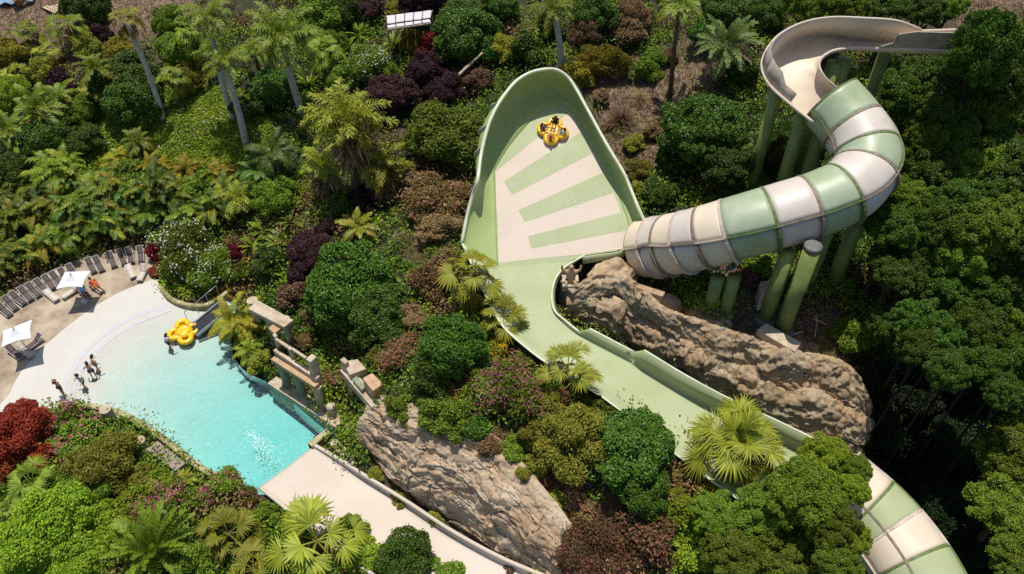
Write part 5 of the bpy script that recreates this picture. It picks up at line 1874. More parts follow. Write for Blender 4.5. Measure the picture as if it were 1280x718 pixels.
m_cliff = rock_mat('cliff_rock', srgb(214, 197, 172), srgb(198, 166, 132), srgb(162, 140, 116))
m_out = rock_mat('outcrop_rock', srgb(204, 184, 154), srgb(186, 156, 122), srgb(146, 128, 102), (.07, .075, .03, 1), .62)
m_stone = surf_mat('ruin_stone', srgb(208, 192, 168), srgb(160, 142, 118), .9, 1.6, (.3, .7), .5, 9)
m_stoneo = surf_mat('ruin_stone_warm', srgb(206, 174, 138), srgb(168, 136, 106), .9, 1.6, (.3, .7), .5, 9)
m_stoneg = surf_mat('ruin_stone_green', srgb(150, 160, 134), srgb(120, 128, 104), .9, 1.6, (.3, .7), .5, 9)
m_grey = surf_mat('grey_weathered_slab', srgb(166, 152, 138), srgb(128, 114, 100), .95, 1.2, (.3, .7), .6, 8)


def rock_patch(name, top, bot, nu, nv, amp, bulge, mat, label, seed, strata=2.4, fine=.12, terr=(3, .8)):
    T = resample(spline(np.array([P(*q) for q in top]), 200), nu)
    B = resample(spline(np.array([P(*q) for q in bot]), 200), nu)
    Lu = np.linalg.norm(np.diff(T, axis=0), axis=1).sum()
    Lv = np.linalg.norm(T - B, axis=1).mean()
    s = np.linspace(0, 1, nu)
    t = np.linspace(0, 1, nv)
    Pm = T[:, None] * (1 - t)[None, :, None] + B[:, None] * t[None, :, None]
    sh_ = np.array([mnoise.noise(Vector((a * Lu * .12, seed, 0))) * .35 + mnoise.noise(Vector((a * Lu * .5, seed, 3))) * .10 + mnoise.cell(Vector((math.floor(a * Lu * .35) + .5, seed + .5, .5))) * .22 for a in s])
    ph = 2 * math.pi * (terr[0] * t[None] + sh_[:, None])
    tz = t[None] - terr[1] * (np.sin(ph) - np.sin(ph[:, :1])) / (2 * math.pi * terr[0])
    Pm[..., 2] = T[:, None, 2] * (1 - tz) + B[:, None, 2] * tz
    du = np.gradient(Pm, axis=0)
    dv = np.gradient(Pm, axis=1)
    nn = unit(np.cross(dv, du))
    if (nn[:, :, 2].mean()) < 0:
        nn = -nn
    D = np.zeros((nu, nv))
    CK = np.zeros((nu, nv))
    for i in range(nu):
        for j in range(nv):
            x, y = s[i] * Lu, t[j] * Lv
            w = mnoise.noise(Vector((x * .35, y * .35, seed))) * .55 + mnoise.noise(Vector((x * 1.3, y * 1.3, seed))) * .16
            big = mnoise.fractal(Vector((x * .2, y * .24, seed + 5)), 1.0, 2.0, 4)
            q = (y + w + x * .04) * strata
            h_ = 0.0
            ck = 0.0
            for sx, sq_, am, sd_ in ((.32, .8, .42, 0), (.8, 1.9, .24, 7), (1.9, 4.2, .12, 13)):
                xx = x * sx + mnoise.noise(Vector((x * sx * .9, q * sq_ * .5, seed + sd_))) * .9 + q * .15
                ci = math.floor(xx)
                off = mnoise.cell(Vector((ci + .5, seed + sd_, .5)))
                q2 = q * sq_ + off * .9 + mnoise.noise(Vector((x * sx * 1.7, q * sq_ * .8, seed + sd_ + 3))) * .45
                fr_ = q2 % 1.0
                ce = mnoise.cell(Vector((ci + .5, math.floor(q2) + .5, seed + sd_ + .5)))
                mk = min(1, max(.2, .6 + 1.2 * mnoise.noise(Vector((x * .3, y * .5, seed + sd_ + 21)))))
                h_ += am * amp * (.7 * ce + .55 * (1 - fr_) ** 1.5) * mk
                if sd_ < 10:
                    ck = max(ck, (max(0, 1 - fr_ / .10) * (1.0 if sd_ == 0 else .6)) * mk)
            rg = mnoise.fractal(Vector((x * 1.5, y * 3.5, seed + 1)), .8, 2.1, 6)
            rd = mnoise.ridged_multi_fractal(Vector((x * .55, y * 1.0, seed + 2)), .95, 2.1, 6, .95, 2.0)
            D[i, j] = big * amp * .9 + h_ * 1.7 + rg * fine * .7 + (rd - 1.2) * amp * .08
            CK[i, j] = min(.75, ck * .8)
    ed = np.minimum(1, np.minimum(t, 1 - t)[None] * 9) * np.minimum(1, np.minimum(s, 1 - s)[:, None] * 12)
    Pm = Pm + nn * ((D + .1) * (.35 + .65 * ed))[..., None] + nn * (np.sin(math.pi * t)[None] * bulge)[..., None]
    # close the back: the rim is carried down into the hillside
    idx = np.arange(nu * nv).reshape(nu, nv)
    V = Pm.reshape(-1, 3)
    F = np.stack([idx[:-1, :-1].ravel(), idx[:-1, 1:].ravel(), idx[1:, 1:].ravel(), idx[1:, :-1].ravel()], 1)
    rim = np.r_[idx[0, :-1], idx[:-1, -1], idx[-1, :0:-1], idx[:0:-1, 0]]
    back = V[rim] - np.array([0, 0, 1.6]) - nn.reshape(-1, 3)[rim] * .8
    o0 = len(V)
    V = np.vstack([V, back])
    k = len(rim)
    F = np.vstack([F, [(rim[a], o0 + a, o0 + (a + 1) % k, rim[(a + 1) % k]) for a in range(k)]])
    me = mesh_np(name, V, F, mat, smooth=True)
    ca_ = me.attributes.new('crack', 'FLOAT', 'POINT')
    ca_.data.foreach_set('value', np.r_[CK.ravel(), np.zeros(k)].astype(np.float32))
    return tag(mobj(name, me), label, 'rock')


rock_patch('cliff', [(472, 492, 4.2), (515, 503, 5.4), (565, 520, 6.1), (620, 545, 6.2), (665, 590, 5.8), (705, 640, 5.0), (745, 700, 4.0), (775, 745, 3.4)],
           [(450, 556, .1), (488, 600, .2), (540, 640, .2), (590, 670, .3), (640, 697, .5), (690, 724, .7), (725, 745, .8), (745, 770, .8)], 330, 150, .55, .9, m_cliff, 'pale layered rock cliff between the plateau and the cream exit flume', 3, 1.15, .12, (4.5, .3))
rock_patch('rock_outcrop', [(713, 362, 7.0), (736, 347, 7.7), (772, 341, 7.9), (798, 360, 7.2), (835, 388, 6.5), (885, 404, 5.6), (940, 420, 5.0), (1000, 440, 4.4), (1055, 452, 4.2), (1088, 500, 1.6)],
[(702, 396, 4.8), (716, 405, 4.4), (740, 421, 3.9), (778, 442, 2.7), (825, 468, 1.6), (880, 502, .7), (935, 530, .1), (985, 554, -.3), (1040, 568, -.9), (1080, 570, -1.5)], 330, 110, .62, .35, m_out, 'brown layered rock outcrop between the runout flume and the green posts', 11, .9, .2, (2.3, 1.05))


def boulder(u, v, z, size, seed, mat, label, rz=0, name='boulder', sub=5):
    import bmesh as bm_
    bm = bm_.new()
    bm_.ops.create_icosphere(bm, subdivisions=sub, radius=1)
    for vt in bm.verts:
        p = vt.co.copy()
        f = mnoise.fractal(p * 1.1 + Vector((seed, 0, 0)), 1, 2, 5) * .28 + mnoise.fractal(Vector((p.x * 1.4, p.y * 1.4, p.z * 5)) + Vector((seed, 3, 0)), 1, 2, 4) * .07
        c = 1 - .35 * abs(mnoise.noise(p * 2.3 + Vector((0, seed, 0)))) ** 3
        vt.co = p * (1 + f) * c
        vt.co.x *= size[0]
        vt.co.y *= size[1]
        vt.co.z *= size[2]
    for f in bm.faces:
        f.smooth = True
    me = bpy.data.meshes.new(name)
    bm.to_mesh(me)
    bm.free()
    me.materials.append(mat)
    o = mobj(name, me)
    o.location = tuple(P(u, v, z))
    o.rotation_euler = (0, 0, rz)
    return tag(o, label, 'rock')


boulder(764, 351, 6.2, (1.9, 1.3, 1.6), 4, m_out, 'big tan boulder under the striped floor lip beside the tunnel mouth', .4)
boulder(826, 385, 5.2, (1.3, .8, .9), 8, m_out, 'angular tan rock block right of the low stone wall', .3, sub=4)
boulder(885, 400, 4.6, (1.6, .7, .8), 14, m_out, 'flat warm rock slab in front of the pair of posts', -.35, sub=4)
boulder(12, 76, 6.5, (.55, .4, .3), 2, m_grey, 'small white stone at the left edge under the fan palms', sub=3)
boulder(115, 68, 7.2, (.6, .5, .4), 5, m_cliff, 'pale stone below the broad fan palm near the clearing', sub=3)


def wall_block(name, corners, hgt, mat, label, cat, bevel=.05, mat2=None):
    """prism standing on world heights: corners are photo pixels of the top with z"""
    top = [P(u, v, z) for u, v, z in corners]
    n = len(top)
    bot = [p - np.array([0, 0, hgt]) for p in top]
    mb = MB()
    a = sum((top[i][0] * top[(i + 1) % n][1] - top[(i + 1) % n][0] * top[i][1]) for i in range(n))
    if a < 0:
        top, bot = top[::-1], bot[::-1]
    mb.add(top + bot, [tuple(range(n))] + [tuple(range(n, 2 * n))[::-1]] + [(i, i + n, (i + 1) % n + n, (i + 1) % n) for i in range(n)])
    return tag(mb.build(name, mat, bevel=bevel), label, cat)


wall_block('retaining_wall', [(757, 346, 7.7), (763, 343, 7.7), (832, 365, 7.3), (828, 371, 7.3)], 2.2, m_out, 'low rough stone wall on the rock between boulder and pair of posts', 'wall')
wall_block('retaining_wall', [(700, 351, 7.2), (706, 347, 7.2), (722, 362, 7.2), (716, 367, 7.2)], 2.6, m_grey, 'short dark stone wall under the carved figure inside the flume bend', 'wall')
wall_block('stone_block', [(946, 412, 5.4), (958, 404, 5.4), (1002, 428, 5.2), (994, 440, 5.2)], 1.5, m_stone, 'tan stone slab at the foot of the capped double post', 'stone')
wall_block('stone_block', [(950, 352, 7.0), (975, 350, 7.0), (976, 366, 7.0), (952, 368, 7.0)], 1.6, m_stone, 'square stone block in the shade behind the double post', 'stone')
wall_block('stone_block', [(868, 395, 5.7), (905, 402, 5.5), (900, 415, 5.5), (862, 408, 5.7)], 1.0, m_out, 'tan rock ledge at the feet of the pair of posts', 'stone', .12)

# carved figure ---------------------------------------------------------------
def skin_obj(name, verts, edges, radii, mat, parent=None, root=0, sub=2):
    me = bpy.data.meshes.new(name)
    me.from_pydata([tuple(v) for v in verts], edges, [])
    me.materials.append(mat)
    o = mobj(name, me, parent)
    md = o.modifiers.new('skin', 'SKIN')
    md.use_smooth_shade = True
    for i, r in enumerate(radii):
        me.skin_vertices[0].data[i].radius = (r, r) if not hasattr(r, '__len__') else r
    me.skin_vertices[0].data[root].use_root = True
    s = o.modifiers.new('round', 'SUBSURF')
    s.levels = s.render_levels = sub
    return o


sp = P(713, 352, 7.25)
st = tag(empty('statue', tuple(sp)), 'small tan carved figure with raised curved arms inside the flume bend', 'statue')
skin_obj('figure', [(0, 0, .1), (0, 0, .5), (0, 0, .95), (0, 0, 1.2), (0, 0, 1.5), (.35, 0, .9), (.6, -.05, 1.15), (.62, 0, 1.5), (-.35, 0, .9), (-.6, -.05, 1.15), (-.62, 0, 1.55), (.3, -.3, .25), (.35, -.6, .05), (-.3, -.3, .25), (-.35, -.6, .05)],
         [(0, 1), (1, 2), (2, 3), (3, 4), (2, 5), (5, 6), (6, 7), (2, 8), (8, 9), (9, 10), (0, 11), (11, 12), (0, 13), (13, 14)], [.28, .26, .24, .14, .2, .12, .1, .06, .12, .1, .06, .15, .1, .15, .1], m_stoneo, st)
mb = MB()
mb.box((0, 0, -.15), (1.1, 1.1, .5))
mb.build('pedestal', m_stone, st, bevel=.04)

# ------------------------------------------------------------------ ruins by the pool
def ruin_part(root, mb, name, mat, label=None, bevel=.04):
    o = mb.build(name, mat, root, bevel=bevel)
    o.location = -Vector(root.location)
    if label:
        o['label'] = label
    return o


def colmn(root, base, topz, r, mat, name='column'):
    b0 = P(*base)
    h = topz - b0[2]
    mb = MB()
    mb.lathe(b0, [(r * 1.45, -.3), (r * 1.45, .12), (r * 1.3, .16), (r * 1.3, .26), (r, .34), (r * .93, h - .3), (r * 1.15, h - .22), (r * 1.25, h - .12), (r * 1.25, h - .01)], 18)
    o = mb.build(name, mat, root, smooth=False)
    o.location = -Vector(root.location)
    return o


def slab(root, corners, th, mat, name):
    top = [P(*c) for c in corners]
    n = len(top)
    a = sum((top[i][0] * top[(i + 1) % n][1] - top[(i + 1) % n][0] * top[i][1]) for i in range(n))
    if a < 0:
        top = top[::-1]
    bot = [p - np.array([0, 0, th]) for p in top]
    mb = MB()
    mb.add(top + bot, [tuple(range(n))] + [tuple(range(n, 2 * n))[::-1]] + [(i, i + n, (i + 1) % n + n, (i + 1) % n) for i in range(n)])
    return ruin_part(root, mb, name, mat)


r1 = tag(empty('ruined_colonnade', tuple(P(375, 495, 0))), 'broken stone colonnade with slabs and columns on the turquoise pool edge', 'ruin')
slab(r1, [(310, 386, 4.3), (322, 375, 4.3), (367, 400, 4.3), (355, 409, 4.3)], .32, m_stone, 'roof_slab')
slab(r1, [(335, 410, 3.95), (345, 402, 3.95), (354, 408, 3.95), (343, 417, 3.95)], .3, m_stoneo, 'corner_slab')
for bs, tz in (((366, 434, 1.0), 4.0), ((346, 428, .8), 3.65), ((326, 408, 1.2), 3.98)):
    colmn(r1, bs, tz, .3, m_stone)
slab(r1, [(338, 449, 3.1), (343, 445, 3.1), (399, 479, 3.1), (393, 484, 3.1)], .38, m_stoneo, 'architrave')
slab(r1, [(341, 438, 3.5), (345, 435, 3.5), (400, 470, 3.5), (395, 474, 3.5)], .5, m_stone, 'rear_beam')
for bs in ((360, 482, .25), (379, 494, .25), (403, 510, .25)):
    colmn(r1, bs, 2.75, .3, m_stoneg if bs[0] < 400 else m_stone)
for c in ([(343, 424, 4.5), (346, 422, 4.5), (362, 432, 4.3), (359, 435, 4.3)], [(363, 436, 4.6), (366, 434, 4.6), (384, 446, 4.6), (381, 448, 4.6)]):
    slab(r1, c, .22, m_stone, 'window_rail')
for c in ([(359, 434, 4.4), (363, 432, 4.4), (366, 436, 4.4), (362, 438, 4.4)], [(340, 418, 4.6), (344, 416, 4.6), (347, 420, 4.6), (343, 422, 4.6)]):
    slab(r1, c, 1.2, m_stone, 'pier')
slab(r1, [(382, 449, 4.9), (390, 442, 4.9), (396, 446, 4.9), (388, 453, 4.9)], 2.4, m_stone, 'corner_tower')
slab(r1, [(334, 479, .42), (345, 470, .42), (432, 521, .42), (420, 535, .42)], 1.9, m_stone, 'plinth')
stc = tag(empty('column_stump', tuple(P(416, 518, .4))), 'short broken column stump at the end of the pool plinth', 'column')
mb = MB()
mb.lathe((0, 0, 0), [(.42, .02), (.42, .1), (.34, .2), (.3, .95), (.22, 1.05)], 16)
mb.build('shaft', m_stone, stc)
r2 = tag(empty('ruined_gateway', tuple(P(452, 500, 1))), 'second broken stone gateway with blocks on top at the foot of the cliff', 'ruin')
slab(r2, [(425, 463, 4.0), (434, 456, 4.0), (476, 498, 4.0), (465, 510, 4.0)], .75, m_stone, 'lintel')
slab(r2, [(428, 452, 4.5), (447, 449, 4.5), (458, 461, 4.5), (437, 469, 4.5)], .8, m_stone, 'upper_slab')
slab(r2, [(453, 473, 5.1), (465, 466, 5.1), (479, 480, 5.1), (466, 489, 5.1)], 1.4, m_stoneo, 'top_block')
slab(r2, [(425, 450, 4.9), (430, 446, 4.9), (436, 452, 4.9), (431, 455, 4.9)], .9, m_stone, 'broken_block')
for c in ([(428, 466, 3.6), (436, 460, 3.6), (444, 469, 3.6), (436, 475, 3.6)], [(458, 500, 3.6), (465, 494, 3.6), (472, 502, 3.6), (465, 508, 3.6)]):
    slab(r2, c, 3.4, m_stoneo, 'pier')
slab(r2, [(440, 474, 4.35), (446, 470, 4.35), (458, 483, 4.35), (452, 488, 4.35)], .34, m_stoneg, 'fallen_drum')
wall_block('stone_terrace', [(428, 530, .55), (441, 515, .55), (466, 556, .4), (458, 570, .4)], 1.2, m_stone, 'pale stone terrace below the second gateway', 'terrace')
wall_block('stone_terrace', [(410, 552, .3), (421, 548, .3), (446, 574, .2), (438, 584, .2)], 1.0, m_stone, 'low pale stone step beside the exit flume corner', 'terrace')
# south shore fragments
def stump(u, v, z, r, h, mat, label, tilt=(0, 0), name='column_stump'):
    t = tag(empty(name, tuple(P(u, v, z))), label, 'column')
    t.rotation_euler = (tilt[0], tilt[1], .3)
    mb = MB()
    mb.lathe((0, 0, 0), [(r * 1.25, 0), (r * 1.25, .12), (r, .2), (r * .97, h * .6), (r * 1.02, h - .03), (r * .8, h)], 16)
    mb.build('shaft', mat, t)
    return t


stump(141, 527, .1, .38, 1.45, m_stone, 'upright round column stump on the pool kerb')
stump(124, 525, .1, .36, .9, m_grey, 'shorter leaning column stump left of the upright one', (.25, -.2))
stump(176, 562, .1, .4, .95, m_cliff, 'pointed pale column fragment beside the grey slab', (-.1, .15))
sl_ = tag(empty('stone_table', tuple(P(208, 575, 0))), 'tilted grey stone slab table on the pool kerb', 'ruin')
slab(sl_, [(182, 562, 1.0), (197, 551, 1.0), (232, 579, 1.05), (219, 589, 1.0)], .28, m_grey, 'table_slab')
slab(sl_, [(213, 578, .74), (221, 573, .74), (228, 579, .74), (220, 585, .74)], .9, m_stoneo, 'leg')
slab(sl_, [(188, 561, .70), (195, 556, .70), (201, 561, .70), (194, 566, .70)], .9, m_stoneo, 'leg')

# ------------------------------------------------------------------ loungers and parasols
m_frame = surf_mat('white_lounger_frame', (.62, .60, .57, 1), (.55, .53, .50, 1), .5, 3)
m_sling = surf_mat('dark_sling_fabric', srgb(104, 90, 86), srgb(84, 72, 70), .85, 6, bmp=.2, bscale=60)
m_slingw = surf_mat('cream_sling_fabric', srgb(214, 200, 188), srgb(196, 182, 170), .8, 5, bmp=.2, bscale=60)
m_canvas = surf_mat('white_canvas', (.78, .78, .80, 1), (.74, .74, .77, 1), .8, 2, bmp=.1, bscale=15)
m_pole = surf_mat('metal_pole', srgb(200, 196, 190), srgb(180, 176, 170), .4, 4, metal=.3)


def lounger_proto(sling, back, label):
    """lies along +X, head at x = -0.9"""
    t = tag(empty('sun_lounger'), label, 'sun lounger', 'sun loungers around the pool deck')
    W = .33
    jx = -.22
    bx_, bz_ = jx - .78 * math.cos(back), .36 + .78 * math.sin(back)
    mb = MB()
    for s in (-1, 1):
        mb.beam((-.9, s * W, .30), (.95, s * W, .30), .045, .06)
        mb.beam((jx, s * W, .36), (bx_, s * W, bz_), .04, .05)
    for x in (-.85, 0, .93):
        mb.beam((x, -W + .024, .30), (x, W - .024, .30), .04, .04)
    mb.beam((bx_, -W + .022, bz_), (bx_, W - .022, bz_), .04, .04)
    mb.build('frame', m_frame, t)
    mb = MB()
    mb.grid([[(jx + 1.16 * k / 6, s, .372 - .035 * math.sin(math.pi * k / 6)) for s in (-W + .03, 0, W - .03)] for k in range(7)])
    mb.build('seat', sling, t, smooth=True, solid=.015)
    mb = MB()
    mb.grid([[(jx + (bx_ - jx) * k / 5, s, .378 + (bz_ - .36) * k / 5 - .03 * math.sin(math.pi * k / 5)) for s in (-W + .03, 0, W - .03)] for k in range(6)])
    mb.build('backrest', sling, t, smooth=True, solid=.015)
    for x in (-.72, .72):
        for s in (-1, 1):
            mb = MB()
            mb.beam((x, s * W, .27), (x + (.06 if x > 0 else -.06), s * W, 0), .04, .04, up=(1, 0, 0))
            mb.build('leg', m_frame, t)
    return t


LP = {'d': lounger_proto(m_sling, .65, 'x'), 'w': lounger_proto(m_slingw, .12, 'x'), 'u': lounger_proto(m_slingw, .8, 'x')}
used = set()
o_ = ['first', 'second', 'third', 'fourth', 'fifth', 'sixth', 'seventh', 'eighth', 'ninth', 'tenth', 'eleventh', 'twelfth', 'thirteenth', 'fourteenth', 'fifteenth', 'sixteenth']
LG = [('d', h, f, 'dark brown sun lounger, %s from the left in the row before the palm hedge' % o_[i]) for i, (h, f) in enumerate([
    ((0, 384), (11, 393)), ((7, 375), (20, 386)), ((16, 369), (30, 380)), ((26, 363), (40, 375)), ((36, 358), (49, 370)), ((46, 353), (59, 365)), ((56, 348), (68, 361)), ((66, 344), (77, 356)), ((76, 340), (87, 352)),
    ((87, 335), (96, 347)), ((110, 327), (118, 340)), ((119.5, 325), (128, 338)), ((137.5, 319), (143, 333)), ((150, 316), (155, 330)), ((161, 314), (165, 328)), ((175, 312), (177, 327))])]
LG += [('w', (58, 364), (71, 376), 'flat cream sun lounger pulled out of the row left of the raised parasol'), ('u', (94, 361), (84, 369), 'cream sun lounger under the front edge of the middle parasol'),
       ('w', (115, 354), (126, 364), 'cream sun lounger with a sunbather in orange beside the parasol shadow'), ('w', (160, 333), (167, 347), 'flat cream sun lounger facing the beach near the red shrub'),
       ('u', (181, 336), (175, 349), 'cream sun lounger with raised back next to the red shrub'), ('d', (100, 360), (111, 372), 'brown sun lounger with a sunbather in blue in the parasol shadow'),
       ('d', (13, 436), (25, 447), 'brown sun lounger at the left in the shadow of the front parasol'), ('d', (48, 424), (37, 435), 'brown sun lounger at the right in the shadow of the front parasol'), ('u', (27, 436), (37, 443), 'cream sun lounger in the middle of the front parasol shadow')]
LOC = {}
for kd, h, f, lab in LG:
    a, b_ = P(*h, .35), P(*f, .2)
    c = (a + b_) / 2
    ang = math.atan2(b_[1] - a[1], b_[0] - a[0])
    t = LP[kd] if kd not in used else copy_tree(LP[kd])
    used.add(kd)
    t.location = (c[0], c[1], .035)
    t.rotation_euler = (0, 0, ang + random.uniform(-.07, .07))
    t.scale = (.84, .72, .84)
    t['label'] = lab
    LOC[lab] = (c, ang)


def parasol(corners, label):
    cs = [P(u, v, 2.35) for u, v in corners]
    c = np.mean(cs, 0)
    t = tag(empty('parasol', (c[0], c[1], .03)), label, 'parasol')
    q = [p - np.array([c[0], c[1], .03]) for p in cs]
    apex = np.array([0, 0, 2.85])
    n = 6
    mb = MB()
    for i in range(4):
        a, b_ = q[i], q[(i + 1) % 4]
        rows = []
        for k in range(n + 1):
            f = k / n
            row = []
            for j in range(n + 1):
                g_ = j / n
                e = a * (1 - g_) + b_ * g_
                e = e * (1 - .10 * math.sin(math.pi * g_)) if True else e
                e[2] = q[0][2] + .07 * math.sin(math.pi * g_)
                p = apex * (1 - f) + e * f
                p[2] -= .08 * math.sin(math.pi * f)
                row.append(tuple(p))
            rows.append(row)
        mb.grid(rows)
    mb.build('canopy', m_canvas, t, smooth=False, solid=.012)
    mb = MB()
    mb.tube([(0, 0, .0), (0, 0, 2.95)], .035, 8)
    mb.build('pole', m_pole, t, smooth=True)
    mb = MB()
    mb.lathe((0, 0, 2.9), [(.05, 0), (.06, .06), (.02, .14)], 8)
    mb.build('finial', m_pole, t)
    for p in q:
        mb = MB()
        mb.beam(apex * .97 - np.array([0, 0, .1]), p * .98 - np.array([0, 0, .03]), .025, .025)
        mb.build('rib', m_pole, t)
    mb = MB()
    mb.lathe((0, 0, 0), [(.32, 0.001), (.32, .06), (.1, .1), (.06, .3)], 14)
    mb.build('base', m_frame, t)


parasol([(81, 340), (113.5, 339), (103, 359), (70, 361.5)], 'square white parasol in front of the lounger row')
parasol([(40, 400), (39, 422.5), (2, 434), (3.5, 414)], 'square white parasol nearest the left edge of the picture')

# ------------------------------------------------------------------ rafts
m_yel = surf_mat('yellow_vinyl', srgb(250, 200, 20), srgb(240, 184, 10), .35, 3, coat=.3)
m_yelf = surf_mat('yellow_vinyl_floor', srgb(240, 190, 16), srgb(226, 172, 10), .45, 3)
m_hand = surf_mat('black_handle', srgb(30, 28, 26), srgb(20, 20, 20), .6, 3)


def raft(label, loc, normal, rz, k=1.0):
    t = tag(empty('raft', tuple(loc)), label, 'raft')
    zq = Vector(normal).to_track_quat('Z', 'Y')
    t.rotation_euler = (zq @ Matrix.Rotation(rz, 3, 'Z').to_quaternion()).to_euler()
    t.scale = (k, k, k)
    for q in range(4):
        a = math.pi / 4 + q * math.pi / 2
        c = Vector((math.cos(a) * .66, math.sin(a) * .66, .22))
        mb = MB()
        rows = []
        for i in range(24):
            th = 2 * math.pi * i / 24
            rows.append([tuple(c + Vector((math.cos(th) * (.40 + .2 * math.cos(ph)), math.sin(th) * (.40 + .2 * math.cos(ph)), .2 * math.sin(ph)))) for ph in [2 * math.pi * j / 12 for j in range(12)]])
        rows.append(rows[0])
        mb.grid(rows, closed=True)
        o = mb.build('tube_ring', m_yel, t, smooth=True)
        mb = MB()
        mb.lathe((c.x, c.y, .06), [(.3, 0), (.3, .03)], 16)
        mb.build('seat_floor', m_yelf, t)
        for da in (-.55, .55):
            mb = MB()
            h0 = c + Vector((math.cos(a + math.pi + da * 1.6) * .40, math.sin(a + math.pi + da * 1.6) * .40, .19))
            d_ = Vector((-math.sin(a + da), math.cos(a + da), 0)) * .09
            mb.tube([h0 - d_, h0 - d_ * .6 + Vector((0, 0, .06)), h0 + d_ * .6 + Vector((0, 0, .06)), h0 + d_], .016, 6)
            mb.build('handle', m_hand, t, smooth=True)
    mb = MB()
    rr = lambda a: .52 + .12 * math.cos(4 * a + math.pi)
    mb.add([(0, 0, .37)] + [(rr(a) * math.cos(a), rr(a) * math.sin(a), .34) for a in [2 * math.pi * i / 32 for i in range(32)]], [(0, i + 1, (i + 1) % 32 + 1) for i in range(32)])
    mb.build('centre_floor', m_yel, t, smooth=True, solid=.1)
    return t


rp = P(230, 415, .1)
raft('empty yellow four lobed raft floating at the conveyor ramp', (rp[0], rp[1], -.1), (0.05, -.05, 1), .42)
rb_ = PPL(691, 166, F0, FN) + FN * .03
raft2 = raft('yellow four lobed raft with four riders high on the wave wall', rb_, FN, .55, .92)

# conveyor ------------------------------------------------------------------
m_belt = surf_mat('black_belt', srgb(52, 50, 58), srgb(38, 36, 42), .6, 4)
m_steel = surf_mat('steel_rail', srgb(176, 180, 182), srgb(150, 154, 158), .35, 4, metal=.5)
cv = tag(empty('conveyor_ramp', tuple(P(258, 400, 0))), 'black belt conveyor ramp with steel rails rising out of the pool', 'ramp')
a0, a1 = Vector(P(243, 414, .12)), Vector(P(284, 380, 1.25))
dirv = (a1 - a0).normalized()
sdv = dirv.cross(Vector((0, 0, 1))).normalized()
for nm, off, w, h, mt, lift in (('belt', 0, .95, .1, m_belt, 0), ('side_rail', .6, .14, .22, m_steel, .03), ('side_rail', -.6, .14, .22, m_steel, .03)):
    mb = MB()
    mb.beam(a0 + sdv * off + Vector((0, 0, lift)), a1 + sdv * off + Vector((0, 0, lift)), w, h)
    o = mb.build(nm, mt, cv, bevel=.015)
    o.location = -Vector(cv.location)
mb = MB()
hr = [a0 - sdv * 1.5 + dirv * k + Vector((0, 0, .75)) for k in (0, 1, 2, 3)]
mb.tube(hr, .03, 6)
for p in hr:
    mb.tube([p, p - Vector((0, 0, 1.2))], .025, 6)
o = mb.build('hand_rail', m_steel, cv, smooth=True)
o.location = -Vector(cv.location)

# ------------------------------------------------------------------ people
SK = [surf_mat('skin_%s' % n, c, scl(c, .88), .55, 4) for n, c in (('fair', srgb(214, 164, 132)), ('tan', srgb(176, 120, 88)), ('brown', srgb(140, 92, 66)))]
CL = {k: surf_mat('cloth_' + k, c, scl(c, .85), .85, 6, bmp=.2, bscale=40) for k, c in {'teal': srgb(30, 104, 112), 'navy': srgb(46, 54, 86), 'white': srgb(214, 214, 216), 'maroon': srgb(120, 46, 60), 'brown': srgb(96, 60, 50), 'orange': srgb(196, 92, 40), 'blue': srgb(48, 92, 140), 'grey': srgb(120, 116, 124), 'black': srgb(36, 34, 38)}.items()}
HR = {'dark': surf_mat('hair_dark', srgb(46, 32, 26), srgb(30, 22, 18), .6, 12), 'brown': surf_mat('hair_brown', srgb(96, 66, 44), srgb(70, 48, 32), .6, 12)}
m_eye = surf_mat('eye_dark', srgb(30, 24, 22), srgb(20, 18, 16), .3, 4)

STAND = dict(pel=(0, 0, .93), sp=(0, 0, 1.12), ch=(0, .01, 1.32), nk=(0, .01, 1.47), hd=(0, -.01, 1.6), shl=(.19, .01, 1.41), ell=(.25, .04, 1.13), wrl=(.27, -.05, .88), shr=(-.19, .01, 1.41), elr=(-.25, .04, 1.13), wrr=(-.27, -.05, .88),
             hpl=(.1, 0, .88), knl=(.12, -.03, .49), anl=(.12, .02, .08), tol=(.13, -.15, .03), hpr=(-.1, 0, .88), knr=(-.12, -.03, .49), anr=(-.12, .02, .08), tor=(-.13, -.15, .03))
RAISE = dict(STAND, ell=(.36, 0, 1.55), wrl=(.14, .06, 1.66), elr=(-.38, -.05, 1.6), wrr=(-.2, .04, 1.72))
WADE = dict(STAND, ell=(.34, -.06, 1.16), wrl=(.34, -.26, 1.02), elr=(-.33, -.05, 1.16), wrr=(-.36, -.2, .98), knl=(.13, -.14, .5), anl=(.13, .02, .1), tol=(.14, -.14, .04), sp=(0, -.02, 1.12), ch=(0, -.06, 1.31), nk=(0, -.09, 1.45), hd=(0, -.13, 1.57), shl=(.19, -.05, 1.4), shr=(-.19, -.05, 1.4))
SIT = dict(pel=(0, .1, .2), sp=(0, .17, .38), ch=(0, .24, .57), nk=(0, .25, .72), hd=(0, .22, .85), shl=(.19, .23, .66), ell=(.33, .1, .48), wrl=(.36, -.12, .46), shr=(-.19, .23, .66), elr=(-.33, .1, .48), wrr=(-.36, -.12, .46),
           hpl=(.1, .06, .19), knl=(.13, -.34, .4), anl=(.11, -.72, .36), tol=(.12, -.8, .5), hpr=(-.1, .06, .19), knr=(-.13, -.34, .4), anr=(-.11, -.72, .36), tor=(-.12, -.8, .5))
